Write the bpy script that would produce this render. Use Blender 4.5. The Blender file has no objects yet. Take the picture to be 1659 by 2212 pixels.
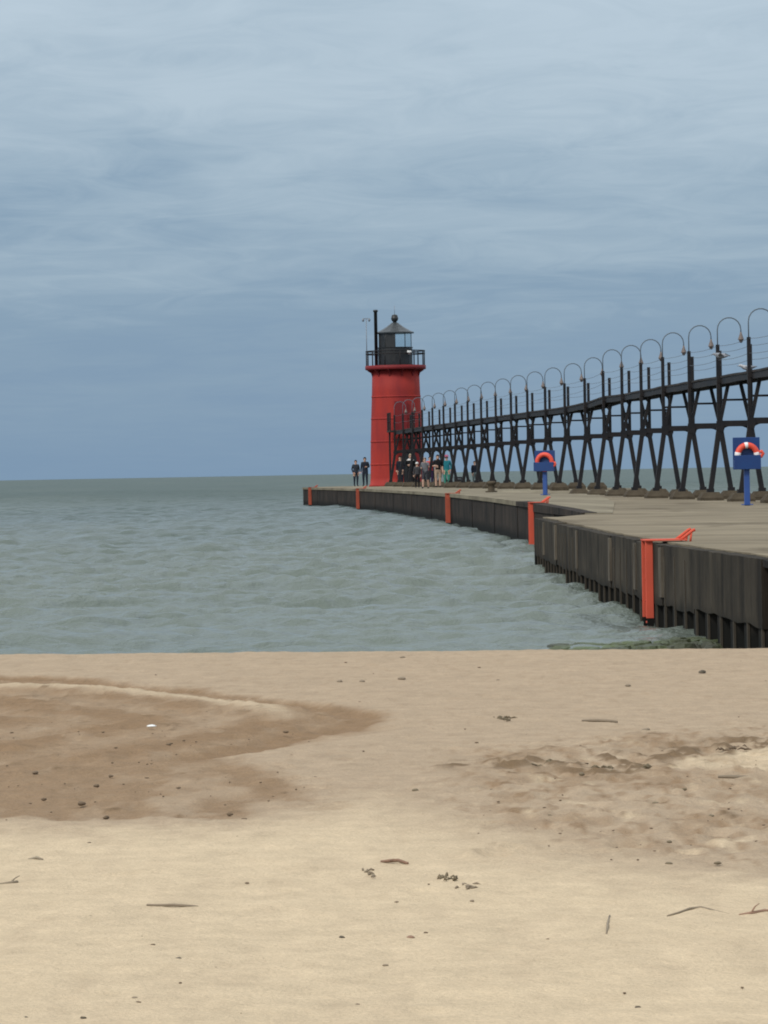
import bpy, bmesh, math, random
import numpy as np
from mathutils import Vector, Matrix

# ------------------------------------------------------------------ camera, sky, sun, exposure
scene = bpy.context.scene
COL = scene.collection
R = math.radians
EYE = 1.87                                    # eye height over the lake
PITCH, ROLL = math.atan(83.6 / 8045.0), R(1.04)
cam_data = bpy.data.cameras.new('camera')
cam_data.sensor_fit = 'HORIZONTAL'
cam_data.sensor_width = 36.0
cam_data.lens = 8045.0 / 1659.0 * 36.0
cam_data.clip_start, cam_data.clip_end = 0.5, 60000.0
cam = bpy.data.objects.new('camera', cam_data)
COL.objects.link(cam)
_F = Vector((0, math.cos(PITCH), -math.sin(PITCH)))
_U = Vector((0, math.sin(PITCH), math.cos(PITCH)))
_R = Vector((1, 0, 0))
_u = _U * math.cos(ROLL) + _R * math.sin(ROLL)
_r = _R * math.cos(ROLL) - _U * math.sin(ROLL)
cam.matrix_world = Matrix(((_r.x, _u.x, -_F.x, 0), (_r.y, _u.y, -_F.y, 0), (_r.z, _u.z, -_F.z, EYE), (0, 0, 0, 1)))
scene.camera = cam

SUN_ELEV, SUN_AZ = R(42), R(222)              # azimuth clockwise from +Y: light comes from behind left
world = bpy.data.worlds.new('World')
scene.world = world
world.use_nodes = True
wn, wl = world.node_tree.nodes, world.node_tree.links
wn.clear()


def N(nodes, kind, **kw):
    n = nodes.new(kind)
    for k, v in kw.items():
        if k == 'inp':
            for a, b in v.items():
                n.inputs[a].default_value = b
        else:
            setattr(n, k, v)
    return n


def build_world():
    out = N(wn, 'ShaderNodeOutputWorld')
    sky = N(wn, 'ShaderNodeTexSky', sky_type='NISHITA', sun_disc=False, sun_elevation=SUN_ELEV, sun_rotation=SUN_AZ)
    bg_clear = N(wn, 'ShaderNodeBackground', inp={'Strength': 0.06})
    wl.new(sky.outputs[0], bg_clear.inputs[0])
    tc = N(wn, 'ShaderNodeTexCoord')
    sep = N(wn, 'ShaderNodeSeparateXYZ')
    wl.new(tc.outputs['Generated'], sep.inputs[0])
    # overcast deck: brightness rises from the horizon to the zenith
    zc = N(wn, 'ShaderNodeMath', operation='MAXIMUM', inp={1: 0.0})
    wl.new(sep.outputs['Z'], zc.inputs[0])
    # planar cloud coordinates: direction / (z + k)
    zk = N(wn, 'ShaderNodeMath', operation='ADD', inp={1: 0.075})
    wl.new(zc.outputs[0], zk.inputs[0])
    px = N(wn, 'ShaderNodeMath', operation='DIVIDE')
    py = N(wn, 'ShaderNodeMath', operation='DIVIDE')
    wl.new(sep.outputs['X'], px.inputs[0]); wl.new(zk.outputs[0], px.inputs[1])
    wl.new(sep.outputs['Y'], py.inputs[0]); wl.new(zk.outputs[0], py.inputs[1])
    cmb = N(wn, 'ShaderNodeCombineXYZ')
    wl.new(px.outputs[0], cmb.inputs[0]); wl.new(py.outputs[0], cmb.inputs[1])
    mp = N(wn, 'ShaderNodeMapping')
    mp.inputs['Rotation'].default_value = (0, 0, R(24))
    mp.inputs['Location'].default_value = (16.44, 10.37, 7.6)
    mp.inputs['Scale'].default_value = (1.0, 0.8, 1)
    wl.new(cmb.outputs[0], mp.inputs[0])
    n1 = N(wn, 'ShaderNodeTexNoise', inp={'Scale': 1.0, 'Detail': 4.0, 'Roughness': 0.5, 'Distortion': 0.6})
    n2 = N(wn, 'ShaderNodeTexNoise', inp={'Scale': 4.0, 'Detail': 6.0, 'Roughness': 0.62, 'Distortion': 1.2})
    wl.new(mp.outputs[0], n1.inputs[0]); wl.new(mp.outputs[0], n2.inputs[0])
    mixn = N(wn, 'ShaderNodeMix', data_type='FLOAT', inp={0: 0.36})
    wl.new(n1.outputs[0], mixn.inputs[2]); wl.new(n2.outputs[0], mixn.inputs[3])
    ctr = N(wn, 'ShaderNodeMapRange', inp={1: 0.37, 2: 0.63, 3: -1.0, 4: 1.0})
    wl.new(mixn.outputs[0], ctr.inputs[0])
    # the lookup elevation is nudged by the clouds, so banks break the gradient up
    fade = N(wn, 'ShaderNodeMapRange', inp={1: 0.0, 2: 0.09, 3: 0.006, 4: 0.040})
    wl.new(zc.outputs[0], fade.inputs[0])
    off = N(wn, 'ShaderNodeMath', operation='MULTIPLY')
    wl.new(ctr.outputs[0], off.inputs[0]); wl.new(fade.outputs[0], off.inputs[1])
    zz = N(wn, 'ShaderNodeMath', operation='ADD')
    wl.new(zc.outputs[0], zz.inputs[0]); wl.new(off.outputs[0], zz.inputs[1])
    ramp = N(wn, 'ShaderNodeValToRGB')
    els = ramp.color_ramp.elements
    stops = [(0.0, (0.150, 0.232, 0.335)), (0.035, (0.175, 0.258, 0.350)), (0.075, (0.245, 0.328, 0.408)),
             (0.135, (0.335, 0.415, 0.485)), (0.35, (0.56, 0.64, 0.71)), (1.0, (0.94, 0.98, 1.00))]
    while len(els) < len(stops):
        els.new(0.5)
    for e, (p, c) in zip(els, stops):
        e.position = p
        e.color = (*c, 1)
    wl.new(zz.outputs[0], ramp.inputs[0])
    bg_cloud = N(wn, 'ShaderNodeBackground', inp={'Strength': 1.0})
    wl.new(ramp.outputs[0], bg_cloud.inputs[0])
    mix = N(wn, 'ShaderNodeMixShader', inp={0: 0.93})
    wl.new(bg_clear.outputs[0], mix.inputs[1]); wl.new(bg_cloud.outputs[0], mix.inputs[2])
    wl.new(mix.outputs[0], out.inputs[0])


build_world()
sun_data = bpy.data.lights.new('sun', 'SUN')
sun_data.energy = 1.5
sun_data.angle = R(14)
sun_data.color = (1.0, 0.95, 0.88)
sun = bpy.data.objects.new('sun', sun_data)
COL.objects.link(sun)
_sd = Vector((math.sin(SUN_AZ) * math.cos(SUN_ELEV), math.cos(SUN_AZ) * math.cos(SUN_ELEV), math.sin(SUN_ELEV)))
sun.rotation_euler = _sd.to_track_quat('Z', 'Y').to_euler()
scene.view_settings.view_transform = 'Standard'
scene.view_settings.look = 'None'
scene.view_settings.exposure = 0.45
scene.view_settings.gamma = 1.0
scene.view_settings.use_curve_mapping = False
scene.render.engine = 'CYCLES'
scene.cycles.filter_width = 1.9
scene.cycles.max_bounces = 6

rng = random.Random(7)
nrg = np.random.default_rng(11)

# ------------------------------------------------------------------ materials


def material(name, color, rough=0.7, metal=0.0, spec=0.5, var=0.0, scale=3.0, var_color=None, bump=0.0, bump_scale=20.0,
             stretch=(1, 1, 1), coords='Object'):
    """Principled surface with a noise-driven second colour and fine relief."""
    m = bpy.data.materials.new(name)
    m.use_nodes = True
    nt = m.node_tree
    b = nt.nodes['Principled BSDF']
    b.inputs['Base Color'].default_value = (*color, 1)
    b.inputs['Roughness'].default_value = rough
    b.inputs['Metallic'].default_value = metal
    b.inputs['Specular IOR Level'].default_value = spec
    if var > 0 or bump > 0:
        tc = N(nt.nodes, 'ShaderNodeTexCoord')
        mp = N(nt.nodes, 'ShaderNodeMapping')
        mp.inputs['Scale'].default_value = stretch
        nt.links.new(tc.outputs[coords], mp.inputs[0])
    if var > 0:
        nz = N(nt.nodes, 'ShaderNodeTexNoise', inp={'Scale': scale, 'Detail': 7.0, 'Roughness': 0.62})
        nt.links.new(mp.outputs[0], nz.inputs[0])
        rp = N(nt.nodes, 'ShaderNodeMapRange', inp={1: 0.36, 2: 0.68, 3: 0.0, 4: var})
        nt.links.new(nz.outputs[0], rp.inputs[0])
        mx = N(nt.nodes, 'ShaderNodeMix', data_type='RGBA')
        mx.inputs[6].default_value = (*color, 1)
        mx.inputs[7].default_value = (*(var_color or tuple(c * 0.5 for c in color)), 1)
        nt.links.new(rp.outputs[0], mx.inputs[0])
        nt.links.new(mx.outputs[2], b.inputs['Base Color'])
    if bump > 0:
        nb = N(nt.nodes, 'ShaderNodeTexNoise', inp={'Scale': bump_scale, 'Detail': 6.0, 'Roughness': 0.6})
        nt.links.new(mp.outputs[0], nb.inputs[0])
        bp = N(nt.nodes, 'ShaderNodeBump', inp={'Strength': 0.7, 'Distance': bump})
        nt.links.new(nb.outputs[0], bp.inputs['Height'])
        nt.links.new(bp.outputs[0], b.inputs['Normal'])
    return m


M = {}
M['steel'] = material('dark painted steel', (0.0085, 0.0105, 0.0145), 0.65, spec=0.25, var=0.8, scale=2.2, var_color=(0.026, 0.020, 0.018), bump=0.004, bump_scale=14)
M['walk'] = material('weathered walkway', (0.020, 0.019, 0.020), 0.8, spec=0.2, var=0.8, scale=1.6, var_color=(0.055, 0.044, 0.038), bump=0.006, bump_scale=9)
M['pipe'] = material('galvanised lamp pipe', (0.10, 0.125, 0.15), 0.5, var=0.5, scale=4)
M['lamp'] = material('lamp housing', (0.15, 0.115, 0.10), 0.6, var=0.4, scale=6)
M['cable'] = material('rail cable', (0.10, 0.115, 0.13), 0.5)
M['footing'] = material('footing concrete', (0.090, 0.072, 0.050), 0.95, spec=0.15, var=0.9, scale=3.5, var_color=(0.045, 0.036, 0.025), bump=0.02, bump_scale=7)
M['red'] = material('red tower paint', (0.350, 0.034, 0.024), 0.65, spec=0.18, var=0.9, scale=0.9, var_color=(0.205, 0.024, 0.026), stretch=(1, 1, 0.28), bump=0.006, bump_scale=3)
M['red_trim'] = material('red gallery paint', (0.20, 0.020, 0.022), 0.6, spec=0.2, var=0.7, scale=3, var_color=(0.13, 0.018, 0.02))
M['black'] = material('black lantern paint', (0.012, 0.013, 0.014), 0.42, var=0.6, scale=4, var_color=(0.03, 0.03, 0.03))
M['roof'] = material('lantern roof metal', (0.045, 0.052, 0.056), 0.4, metal=0.3, var=0.6, scale=5, var_color=(0.02, 0.022, 0.025))
M['white'] = material('white enamel', (0.80, 0.80, 0.78), 0.4)
M['grey_metal'] = material('dull grey metal', (0.20, 0.22, 0.25), 0.5, metal=0.3)
M['deck'] = material('pier concrete', (0.235, 0.195, 0.135), 0.95, spec=0.15, var=1.0, scale=0.45, var_color=(0.130, 0.106, 0.072), bump=0.02, bump_scale=5, coords='Object')
M['deck_far'] = material('pier head concrete', (0.255, 0.222, 0.158), 0.95, spec=0.15, var=1.0, scale=0.22, var_color=(0.135, 0.112, 0.078), bump=0.02, bump_scale=4)
M['wall'] = material('weathered wall concrete', (0.072, 0.060, 0.044), 0.92, spec=0.15, var=1.0, scale=1.4, var_color=(0.030, 0.026, 0.021), stretch=(1, 1, 0.35), bump=0.03, bump_scale=6)
M['wall_far'] = material('rusted wall sheeting', (0.044, 0.035, 0.029), 0.9, spec=0.15, var=0.9, scale=0.9, var_color=(0.022, 0.021, 0.021), stretch=(1, 1, 0.4), bump=0.03, bump_scale=3)


def wall_material(name, light, dark, wet):
    m = material(name, light, 0.92, spec=0.12)
    nt = m.node_tree
    b = nt.nodes['Principled BSDF']
    geo = N(nt.nodes, 'ShaderNodeNewGeometry')
    mp = N(nt.nodes, 'ShaderNodeMapping')
    mp.inputs['Scale'].default_value = (2.6, 2.6, 0.16)
    nt.links.new(geo.outputs['Position'], mp.inputs[0])
    n1 = N(nt.nodes, 'ShaderNodeTexNoise', inp={'Scale': 1.0, 'Detail': 6.0, 'Roughness': 0.65})
    n2 = N(nt.nodes, 'ShaderNodeTexNoise', inp={'Scale': 0.9, 'Detail': 5.0, 'Roughness': 0.6})
    nt.links.new(mp.outputs[0], n1.inputs[0]); nt.links.new(geo.outputs['Position'], n2.inputs[0])
    av = N(nt.nodes, 'ShaderNodeMath', operation='ADD')
    nt.links.new(n1.outputs[0], av.inputs[0]); nt.links.new(n2.outputs[0], av.inputs[1])
    rp = N(nt.nodes, 'ShaderNodeMapRange', inp={1: 0.80, 2: 1.22, 3: 0.0, 4: 1.0})
    nt.links.new(av.outputs[0], rp.inputs[0])
    mx = N(nt.nodes, 'ShaderNodeMix', data_type='RGBA')
    mx.inputs[6].default_value = (*dark, 1)
    mx.inputs[7].default_value = (*light, 1)
    nt.links.new(rp.outputs[0], mx.inputs[0])
    # ragged growth above the waterline
    sp = N(nt.nodes, 'ShaderNodeSeparateXYZ')
    nt.links.new(geo.outputs['Position'], sp.inputs[0])
    ad = N(nt.nodes, 'ShaderNodeMath', operation='MULTIPLY_ADD', inp={1: -0.5})
    nt.links.new(n1.outputs[0], ad.inputs[0]); nt.links.new(sp.outputs['Z'], ad.inputs[2])
    wl_ = N(nt.nodes, 'ShaderNodeMapRange', inp={1: -0.06, 2: 0.14, 3: 1.0, 4: 0.0})
    nt.links.new(ad.outputs[0], wl_.inputs[0])
    m2 = N(nt.nodes, 'ShaderNodeMix', data_type='RGBA')
    m2.inputs[7].default_value = (*wet, 1)
    nt.links.new(wl_.outputs[0], m2.inputs[0]); nt.links.new(mx.outputs[2], m2.inputs[6])
    nt.links.new(m2.outputs[2], b.inputs['Base Color'])
    bp = N(nt.nodes, 'ShaderNodeBump', inp={'Strength': 0.8, 'Distance': 0.05})
    nt.links.new(n1.outputs[0], bp.inputs['Height'])
    nt.links.new(bp.outputs[0], b.inputs['Normal'])
    return m




def add_deck_detail(m, gap):
    """Transverse construction joints and brown silt patches on the deck."""
    nt = m.node_tree
    b = nt.nodes['Principled BSDF']
    src = b.inputs['Base Color'].links[0].from_socket
    geo = N(nt.nodes, 'ShaderNodeNewGeometry')
    sp = N(nt.nodes, 'ShaderNodeSeparateXYZ')
    nt.links.new(geo.outputs['Position'], sp.inputs[0])
    wob = N(nt.nodes, 'ShaderNodeTexNoise', inp={'Scale': 0.7, 'Detail': 3.0})
    nt.links.new(geo.outputs['Position'], wob.inputs[0])
    yy = N(nt.nodes, 'ShaderNodeMath', operation='MULTIPLY_ADD', inp={1: 0.5})
    nt.links.new(wob.outputs[0], yy.inputs[0]); nt.links.new(sp.outputs['Y'], yy.inputs[2])
    pp = N(nt.nodes, 'ShaderNodeMath', operation='PINGPONG', inp={1: gap})
    nt.links.new(yy.outputs[0], pp.inputs[0])
    jm = N(nt.nodes, 'ShaderNodeMapRange', inp={1: 0.0, 2: 0.22, 3: 0.55, 4: 0.0})
    nt.links.new(pp.outputs[0], jm.inputs[0])
    mp = N(nt.nodes, 'ShaderNodeMapping')
    mp.inputs['Scale'].default_value = (0.55, 0.16, 1)
    nt.links.new(geo.outputs['Position'], mp.inputs[0])
    pn = N(nt.nodes, 'ShaderNodeTexNoise', inp={'Scale': 1.0, 'Detail': 6.0, 'Roughness': 0.6})
    nt.links.new(mp.outputs[0], pn.inputs[0])
    pm = N(nt.nodes, 'ShaderNodeMapRange', inp={1: 0.54, 2: 0.66, 3: 0.0, 4: 0.75})
    nt.links.new(pn.outputs[0], pm.inputs[0])
    tot = N(nt.nodes, 'ShaderNodeMath', operation='MAXIMUM')
    nt.links.new(jm.outputs[0], tot.inputs[0]); nt.links.new(pm.outputs[0], tot.inputs[1])
    mx = N(nt.nodes, 'ShaderNodeMix', data_type='RGBA')
    mx.inputs[7].default_value = (0.095, 0.074, 0.048, 1)
    nt.links.new(tot.outputs[0], mx.inputs[0]); nt.links.new(src, mx.inputs[6])
    nt.links.new(mx.outputs[2], b.inputs['Base Color'])


add_deck_detail(M['deck'], 7.5)
add_deck_detail(M['deck_far'], 12.0)
M['wall'] = wall_material('weathered wall concrete', (0.068, 0.056, 0.041), (0.019, 0.016, 0.013), (0.012, 0.012, 0.010))
M['wall_far'] = wall_material('rusted wall sheeting', (0.052, 0.040, 0.032), (0.018, 0.016, 0.015), (0.010, 0.010, 0.009))
M['pile'] = wall_material('tarnished sheet pile', (0.050, 0.042, 0.033), (0.016, 0.014, 0.013), (0.010, 0.010, 0.009))
M['seam'] = material('pale lime seam', (0.140, 0.118, 0.090), 0.9, spec=0.15, var=0.9, scale=4, var_color=(0.058, 0.048, 0.038), stretch=(1, 1, 0.4))
M['interlock'] = material('dusty pile interlock', (0.078, 0.066, 0.050), 0.9, spec=0.15, var=1.0, scale=3, var_color=(0.030, 0.026, 0.022), stretch=(1, 1, 0.4))
M['orange'] = material('orange safety paint', (0.62, 0.100, 0.058), 0.75, spec=0.2, var=0.6, scale=3, var_color=(0.48, 0.085, 0.05))
M['orange_old'] = material('faded orange paint', (0.44, 0.095, 0.055), 0.8, spec=0.15, var=0.8, scale=2.5, var_color=(0.24, 0.07, 0.045))
M['blue'] = material('blue board paint', (0.005, 0.042, 0.165), 0.5, var=0.5, scale=3, var_color=(0.008, 0.022, 0.11))
M['blue_post'] = material('blue post paint', (0.025, 0.075, 0.27), 0.5, var=0.4, scale=4, var_color=(0.012, 0.05, 0.20))
M['ring'] = material('life ring orange', (0.72, 0.075, 0.038), 0.6, var=0.35, scale=5, var_color=(0.55, 0.06, 0.035))
M['ring_band'] = material('life ring white band', (0.78, 0.76, 0.76), 0.6)
M['weed'] = material('wet weed', (0.028, 0.030, 0.014), 0.6, var=1.0, scale=1.1, var_color=(0.085, 0.115, 0.040), bump=0.03, bump_scale=12)
M['drift'] = material('grey driftwood', (0.270, 0.215, 0.150), 0.9, var=0.8, scale=8, var_color=(0.15, 0.115, 0.078))
M['drift_pale'] = material('sand dusted driftwood', (0.300, 0.250, 0.180), 0.9, var=0.8, scale=10, var_color=(0.18, 0.14, 0.10))
M['drift_red'] = material('reddish bark', (0.29, 0.175, 0.115), 0.9, var=0.7, scale=9, var_color=(0.17, 0.10, 0.068))
M['stone'] = material('dark pebble', (0.075, 0.065, 0.050), 0.85, spec=0.2, var=0.7, scale=0.9, var_color=(0.16, 0.125, 0.085))
M['clod'] = material('damp sand clod', (0.17, 0.12, 0.075), 0.95, var=0.8, scale=12, var_color=(0.085, 0.06, 0.038))
M['clod_dark'] = material('dried weed clump', (0.190, 0.148, 0.092), 0.95, var=0.9, scale=14, var_color=(0.10, 0.080, 0.048))
M['gull_grey'] = material('gull grey', (0.20, 0.21, 0.23), 0.8)
M['gull_white'] = material('gull white', (0.42, 0.42, 0.43), 0.8)
M['skin'] = material('skin', (0.47, 0.29, 0.21), 0.6)


def cloth(name, c):
    if name not in M:
        M[name] = material(name, c, 0.85, spec=0.2, var=0.5, scale=6, bump=0.006, bump_scale=14)
    return M[name]


def glass_material():
    m = bpy.data.materials.new('lantern glass')
    m.use_nodes = True
    nt = m.node_tree
    nt.nodes.clear()
    out = N(nt.nodes, 'ShaderNodeOutputMaterial')
    tr = N(nt.nodes, 'ShaderNodeBsdfTransparent')
    tr.inputs[0].default_value = (0.93, 0.96, 0.97, 1)
    gl = N(nt.nodes, 'ShaderNodeBsdfGlossy', inp={'Roughness': 0.03})
    fr = N(nt.nodes, 'ShaderNodeFresnel', inp={'IOR': 1.5})
    mx = N(nt.nodes, 'ShaderNodeMixShader')
    geo = N(nt.nodes, 'ShaderNodeNewGeometry')
    inv = N(nt.nodes, 'ShaderNodeMath', operation='SUBTRACT', inp={0: 1.0})
    mul = N(nt.nodes, 'ShaderNodeMath', operation='MULTIPLY')
    nt.links.new(geo.outputs['Backfacing'], inv.inputs[1]); nt.links.new(inv.outputs[0], mul.inputs[0]); nt.links.new(fr.outputs[0], mul.inputs[1])
    nt.links.new(mul.outputs[0], mx.inputs[0]); nt.links.new(tr.outputs[0], mx.inputs[1]); nt.links.new(gl.outputs[0], mx.inputs[2])
    nt.links.new(mx.outputs[0], out.inputs[0])
    return m


M['glass'] = glass_material()


def water_material():
    m = bpy.data.materials.new('lake water')
    m.use_nodes = True
    nt = m.node_tree
    b = nt.nodes['Principled BSDF']
    b.inputs['Roughness'].default_value = 0.22
    b.inputs['Specular IOR Level'].default_value = 0.30
    b.inputs['IOR'].default_value = 1.33
    geo = N(nt.nodes, 'ShaderNodeNewGeometry')
    # silt and depth streaks in the water body
    mp = N(nt.nodes, 'ShaderNodeMapping')
    mp.inputs['Scale'].default_value = (0.045, 0.010, 1)
    nt.links.new(geo.outputs['Position'], mp.inputs[0])
    nz = N(nt.nodes, 'ShaderNodeTexNoise', inp={'Scale': 1.0, 'Detail': 5.0, 'Roughness': 0.6})
    nt.links.new(mp.outputs[0], nz.inputs[0])
    sp = N(nt.nodes, 'ShaderNodeSeparateXYZ')
    nt.links.new(geo.outputs['Position'], sp.inputs[0])
    shallow = N(nt.nodes, 'ShaderNodeMapRange', interpolation_type='SMOOTHSTEP', inp={1: 36.0, 2: 190.0, 3: 1.0, 4: 0.0})
    nt.links.new(sp.outputs['Y'], shallow.inputs[0])
    add = N(nt.nodes, 'ShaderNodeMath', operation='MULTIPLY_ADD', inp={1: 1.5, 2: -0.72})
    nt.links.new(nz.outputs[0], add.inputs[0])
    tot = N(nt.nodes, 'ShaderNodeMath', operation='ADD', use_clamp=True)
    nt.links.new(add.outputs[0], tot.inputs[0]); nt.links.new(shallow.outputs[0], tot.inputs[1])
    mx = N(nt.nodes, 'ShaderNodeMix', data_type='RGBA')
    mx.inputs[6].default_value = (0.058, 0.086, 0.080, 1)      # deep lake
    mx.inputs[7].default_value = (0.126, 0.150, 0.126, 1)      # silty shallows over sand
    nt.links.new(tot.outputs[0], mx.inputs[0])
    nt.links.new(mx.outputs[2], b.inputs['Base Color'])
    rgh = N(nt.nodes, 'ShaderNodeMapRange', interpolation_type='SMOOTHSTEP', inp={1: 60.0, 2: 420.0, 3: 0.15, 4: 0.54})
    nt.links.new(sp.outputs['Y'], rgh.inputs[0])                # waves too far to resolve widen the gloss
    nt.links.new(rgh.outputs[0], b.inputs['Roughness'])
    mb = N(nt.nodes, 'ShaderNodeMapping')
    mb.inputs['Scale'].default_value = (1.0, 1.0, 1.0)
    nt.links.new(geo.outputs['Position'], mb.inputs[0])
    b1 = N(nt.nodes, 'ShaderNodeTexNoise', inp={'Scale': 2.4, 'Detail': 6.0, 'Roughness': 0.65})
    nt.links.new(mb.outputs[0], b1.inputs[0])
    bp = N(nt.nodes, 'ShaderNodeBump', inp={'Strength': 0.9, 'Distance': 0.16})
    nt.links.new(b1.outputs[0], bp.inputs['Height'])
    b2 = N(nt.nodes, 'ShaderNodeTexNoise', inp={'Scale': 0.22, 'Detail': 4.0, 'Roughness': 0.6})
    nt.links.new(mb.outputs[0], b2.inputs[0])
    bp2 = N(nt.nodes, 'ShaderNodeBump', inp={'Strength': 0.8, 'Distance': 0.9})
    nt.links.new(b2.outputs[0], bp2.inputs['Height'])
    nt.links.new(bp2.outputs[0], bp.inputs['Normal'])
    nt.links.new(bp.outputs[0], b.inputs['Normal'])
    return m


M['water'] = water_material()


def sand_material():
    m = bpy.data.materials.new('beach sand')
    m.use_nodes = True
    nt = m.node_tree
    b = nt.nodes['Principled BSDF']
    b.inputs['Roughness'].default_value = 0.95
    b.inputs['Specular IOR Level'].default_value = 0.15
    geo = N(nt.nodes, 'ShaderNodeNewGeometry')
    wet = N(nt.nodes, 'ShaderNodeAttribute', attribute_name='wet')
    dry = N(nt.nodes, 'ShaderNodeAttribute', attribute_name='dry')
    clod = N(nt.nodes, 'ShaderNodeAttribute', attribute_name='clod')
    m1 = N(nt.nodes, 'ShaderNodeMix', data_type='RGBA')
    m1.inputs[6].default_value = (0.402, 0.304, 0.208, 1)      # firm damp beach
    m1.inputs[7].default_value = (0.585, 0.462, 0.312, 1)      # loose dry sand
    nt.links.new(dry.outputs['Fac'], m1.inputs[0])
    m2 = N(nt.nodes, 'ShaderNodeMix', data_type='RGBA')
    m2.inputs[7].default_value = (0.252, 0.164, 0.094, 1)      # wet raked sand
    nt.links.new(wet.outputs['Fac'], m2.inputs[0]); nt.links.new(m1.outputs[2], m2.inputs[6])
    m3 = N(nt.nodes, 'ShaderNodeMix', data_type='RGBA')
    m3.inputs[7].default_value = (0.165, 0.108, 0.060, 1)      # damp clods turned up
    nt.links.new(clod.outputs['Fac'], m3.inputs[0]); nt.links.new(m2.outputs[2], m3.inputs[6])
    nz = N(nt.nodes, 'ShaderNodeTexNoise', inp={'Scale': 5.0, 'Detail': 8.0, 'Roughness': 0.7})
    nt.links.new(geo.outputs['Position'], nz.inputs[0])
    mr = N(nt.nodes, 'ShaderNodeMapRange', inp={1: 0.3, 2: 0.7, 3: 0.86, 4: 1.10})
    nt.links.new(nz.outputs[0], mr.inputs[0])
    gr = N(nt.nodes, 'ShaderNodeTexNoise', inp={'Scale': 85.0, 'Detail': 2.0, 'Roughness': 0.6})
    nt.links.new(geo.outputs['Position'], gr.inputs[0])
    gm = N(nt.nodes, 'ShaderNodeMapRange', inp={1: 0.3, 2: 0.7, 3: 0.90, 4: 1.10})
    nt.links.new(gr.outputs[0], gm.inputs[0])
    gx = N(nt.nodes, 'ShaderNodeMath', operation='MULTIPLY')
    nt.links.new(mr.outputs[0], gx.inputs[0]); nt.links.new(gm.outputs[0], gx.inputs[1])
    mul = N(nt.nodes, 'ShaderNodeMix', data_type='RGBA', blend_type='MULTIPLY', inp={0: 1.0})
    nt.links.new(m3.outputs[2], mul.inputs[6]); nt.links.new(gx.outputs[0], mul.inputs[7])
    nt.links.new(mul.outputs[2], b.inputs['Base Color'])
    nb = N(nt.nodes, 'ShaderNodeTexNoise', inp={'Scale': 26.0, 'Detail': 6.0, 'Roughness': 0.7})
    nt.links.new(geo.outputs['Position'], nb.inputs[0])
    bp = N(nt.nodes, 'ShaderNodeBump', inp={'Strength': 0.8, 'Distance': 0.022})
    nt.links.new(nb.outputs[0], bp.inputs['Height'])
    nt.links.new(bp.outputs[0], b.inputs['Normal'])
    return m


M['sand'] = sand_material()

# ------------------------------------------------------------------ mesh helpers


def obj(name, me, parent=None, mat=None, loc=None, rotz=None):
    o = bpy.data.objects.new(name, me)
    COL.objects.link(o)
    if mat and me is not None and len(me.materials) == 0:
        me.materials.append(M[mat] if isinstance(mat, str) else mat)
    if parent:
        o.parent = parent
    if loc is not None:
        o.location = loc
    if rotz is not None:
        o.rotation_euler = (0, 0, rotz)
    return o


def tag(o, label, cat=None, group=None, kind=None):
    o['label'] = label
    if cat:
        o['category'] = cat
    if group:
        o['group'] = group
    if kind:
        o['kind'] = kind
    return o


def finish(bm, name, smooth=False):
    bmesh.ops.recalc_face_normals(bm, faces=bm.faces)
    me = bpy.data.meshes.new(name)
    bm.to_mesh(me)
    bm.free()
    if smooth:
        me.polygons.foreach_set('use_smooth', [True] * len(me.polygons))
    return me


def add_box(bm, x0, x1, y0, y1, z0, z1):
    v = [bm.verts.new((x, y, z)) for x in (x0, x1) for y in (y0, y1) for z in (z0, z1)]
    for q in ((0, 1, 3, 2), (4, 6, 7, 5), (0, 4, 5, 1), (2, 3, 7, 6), (0, 2, 6, 4), (1, 5, 7, 3)):
        bm.faces.new([v[i] for i in q])


def box_me(name, x0, x1, y0, y1, z0, z1, bevel=0.0):
    bm = bmesh.new()
    add_box(bm, x0, x1, y0, y1, z0, z1)
    if bevel:
        bmesh.ops.bevel(bm, geom=bm.edges[:], offset=bevel, segments=1, affect='EDGES')
    return finish(bm, name)


def add_bar(bm, a, b, w, d=None, up=Vector((0, 1, 0))):
    """Square bar from a to b, w across, d deep."""
    a, b = Vector(a), Vector(b)
    d = w if d is None else d
    t = (b - a).normalized()
    s = t.cross(up)
    if s.length < 1e-4:
        s = t.cross(Vector((1, 0, 0)))
    s.normalize()
    q = s.cross(t).normalized()
    r0 = [bm.verts.new(p + s * i * w / 2 + q * j * d / 2) for p in (a,) for i, j in ((-1, -1), (1, -1), (1, 1), (-1, 1))]
    r1 = [bm.verts.new(p + s * i * w / 2 + q * j * d / 2) for p in (b,) for i, j in ((-1, -1), (1, -1), (1, 1), (-1, 1))]
    for k in range(4):
        bm.faces.new((r0[k], r0[(k + 1) % 4], r1[(k + 1) % 4], r1[k]))
    bm.faces.new(r0[::-1]); bm.faces.new(r1)


def add_tube(bm, pts, rad, n=8):
    pts = [Vector(p) for p in pts]
    rads = rad if isinstance(rad, (list, tuple)) else [rad] * len(pts)
    rings = []
    prev = None
    for i, p in enumerate(pts):
        t = (pts[min(i + 1, len(pts) - 1)] - pts[max(i - 1, 0)]).normalized()
        ref = prev if prev is not None else (Vector((0, 0, 1)) if abs(t.z) < 0.9 else Vector((0, 1, 0)))
        s = t.cross(ref).normalized()
        q = s.cross(t).normalized()
        prev = q
        rings.append([bm.verts.new(p + (s * math.cos(2 * math.pi * k / n) + q * math.sin(2 * math.pi * k / n)) * rads[i]) for k in range(n)])
    for r0, r1 in zip(rings, rings[1:]):
        for k in range(n):
            bm.faces.new((r0[k], r0[(k + 1) % n], r1[(k + 1) % n], r1[k]))
    bm.faces.new(rings[0][::-1]); bm.faces.new(rings[-1])


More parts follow.
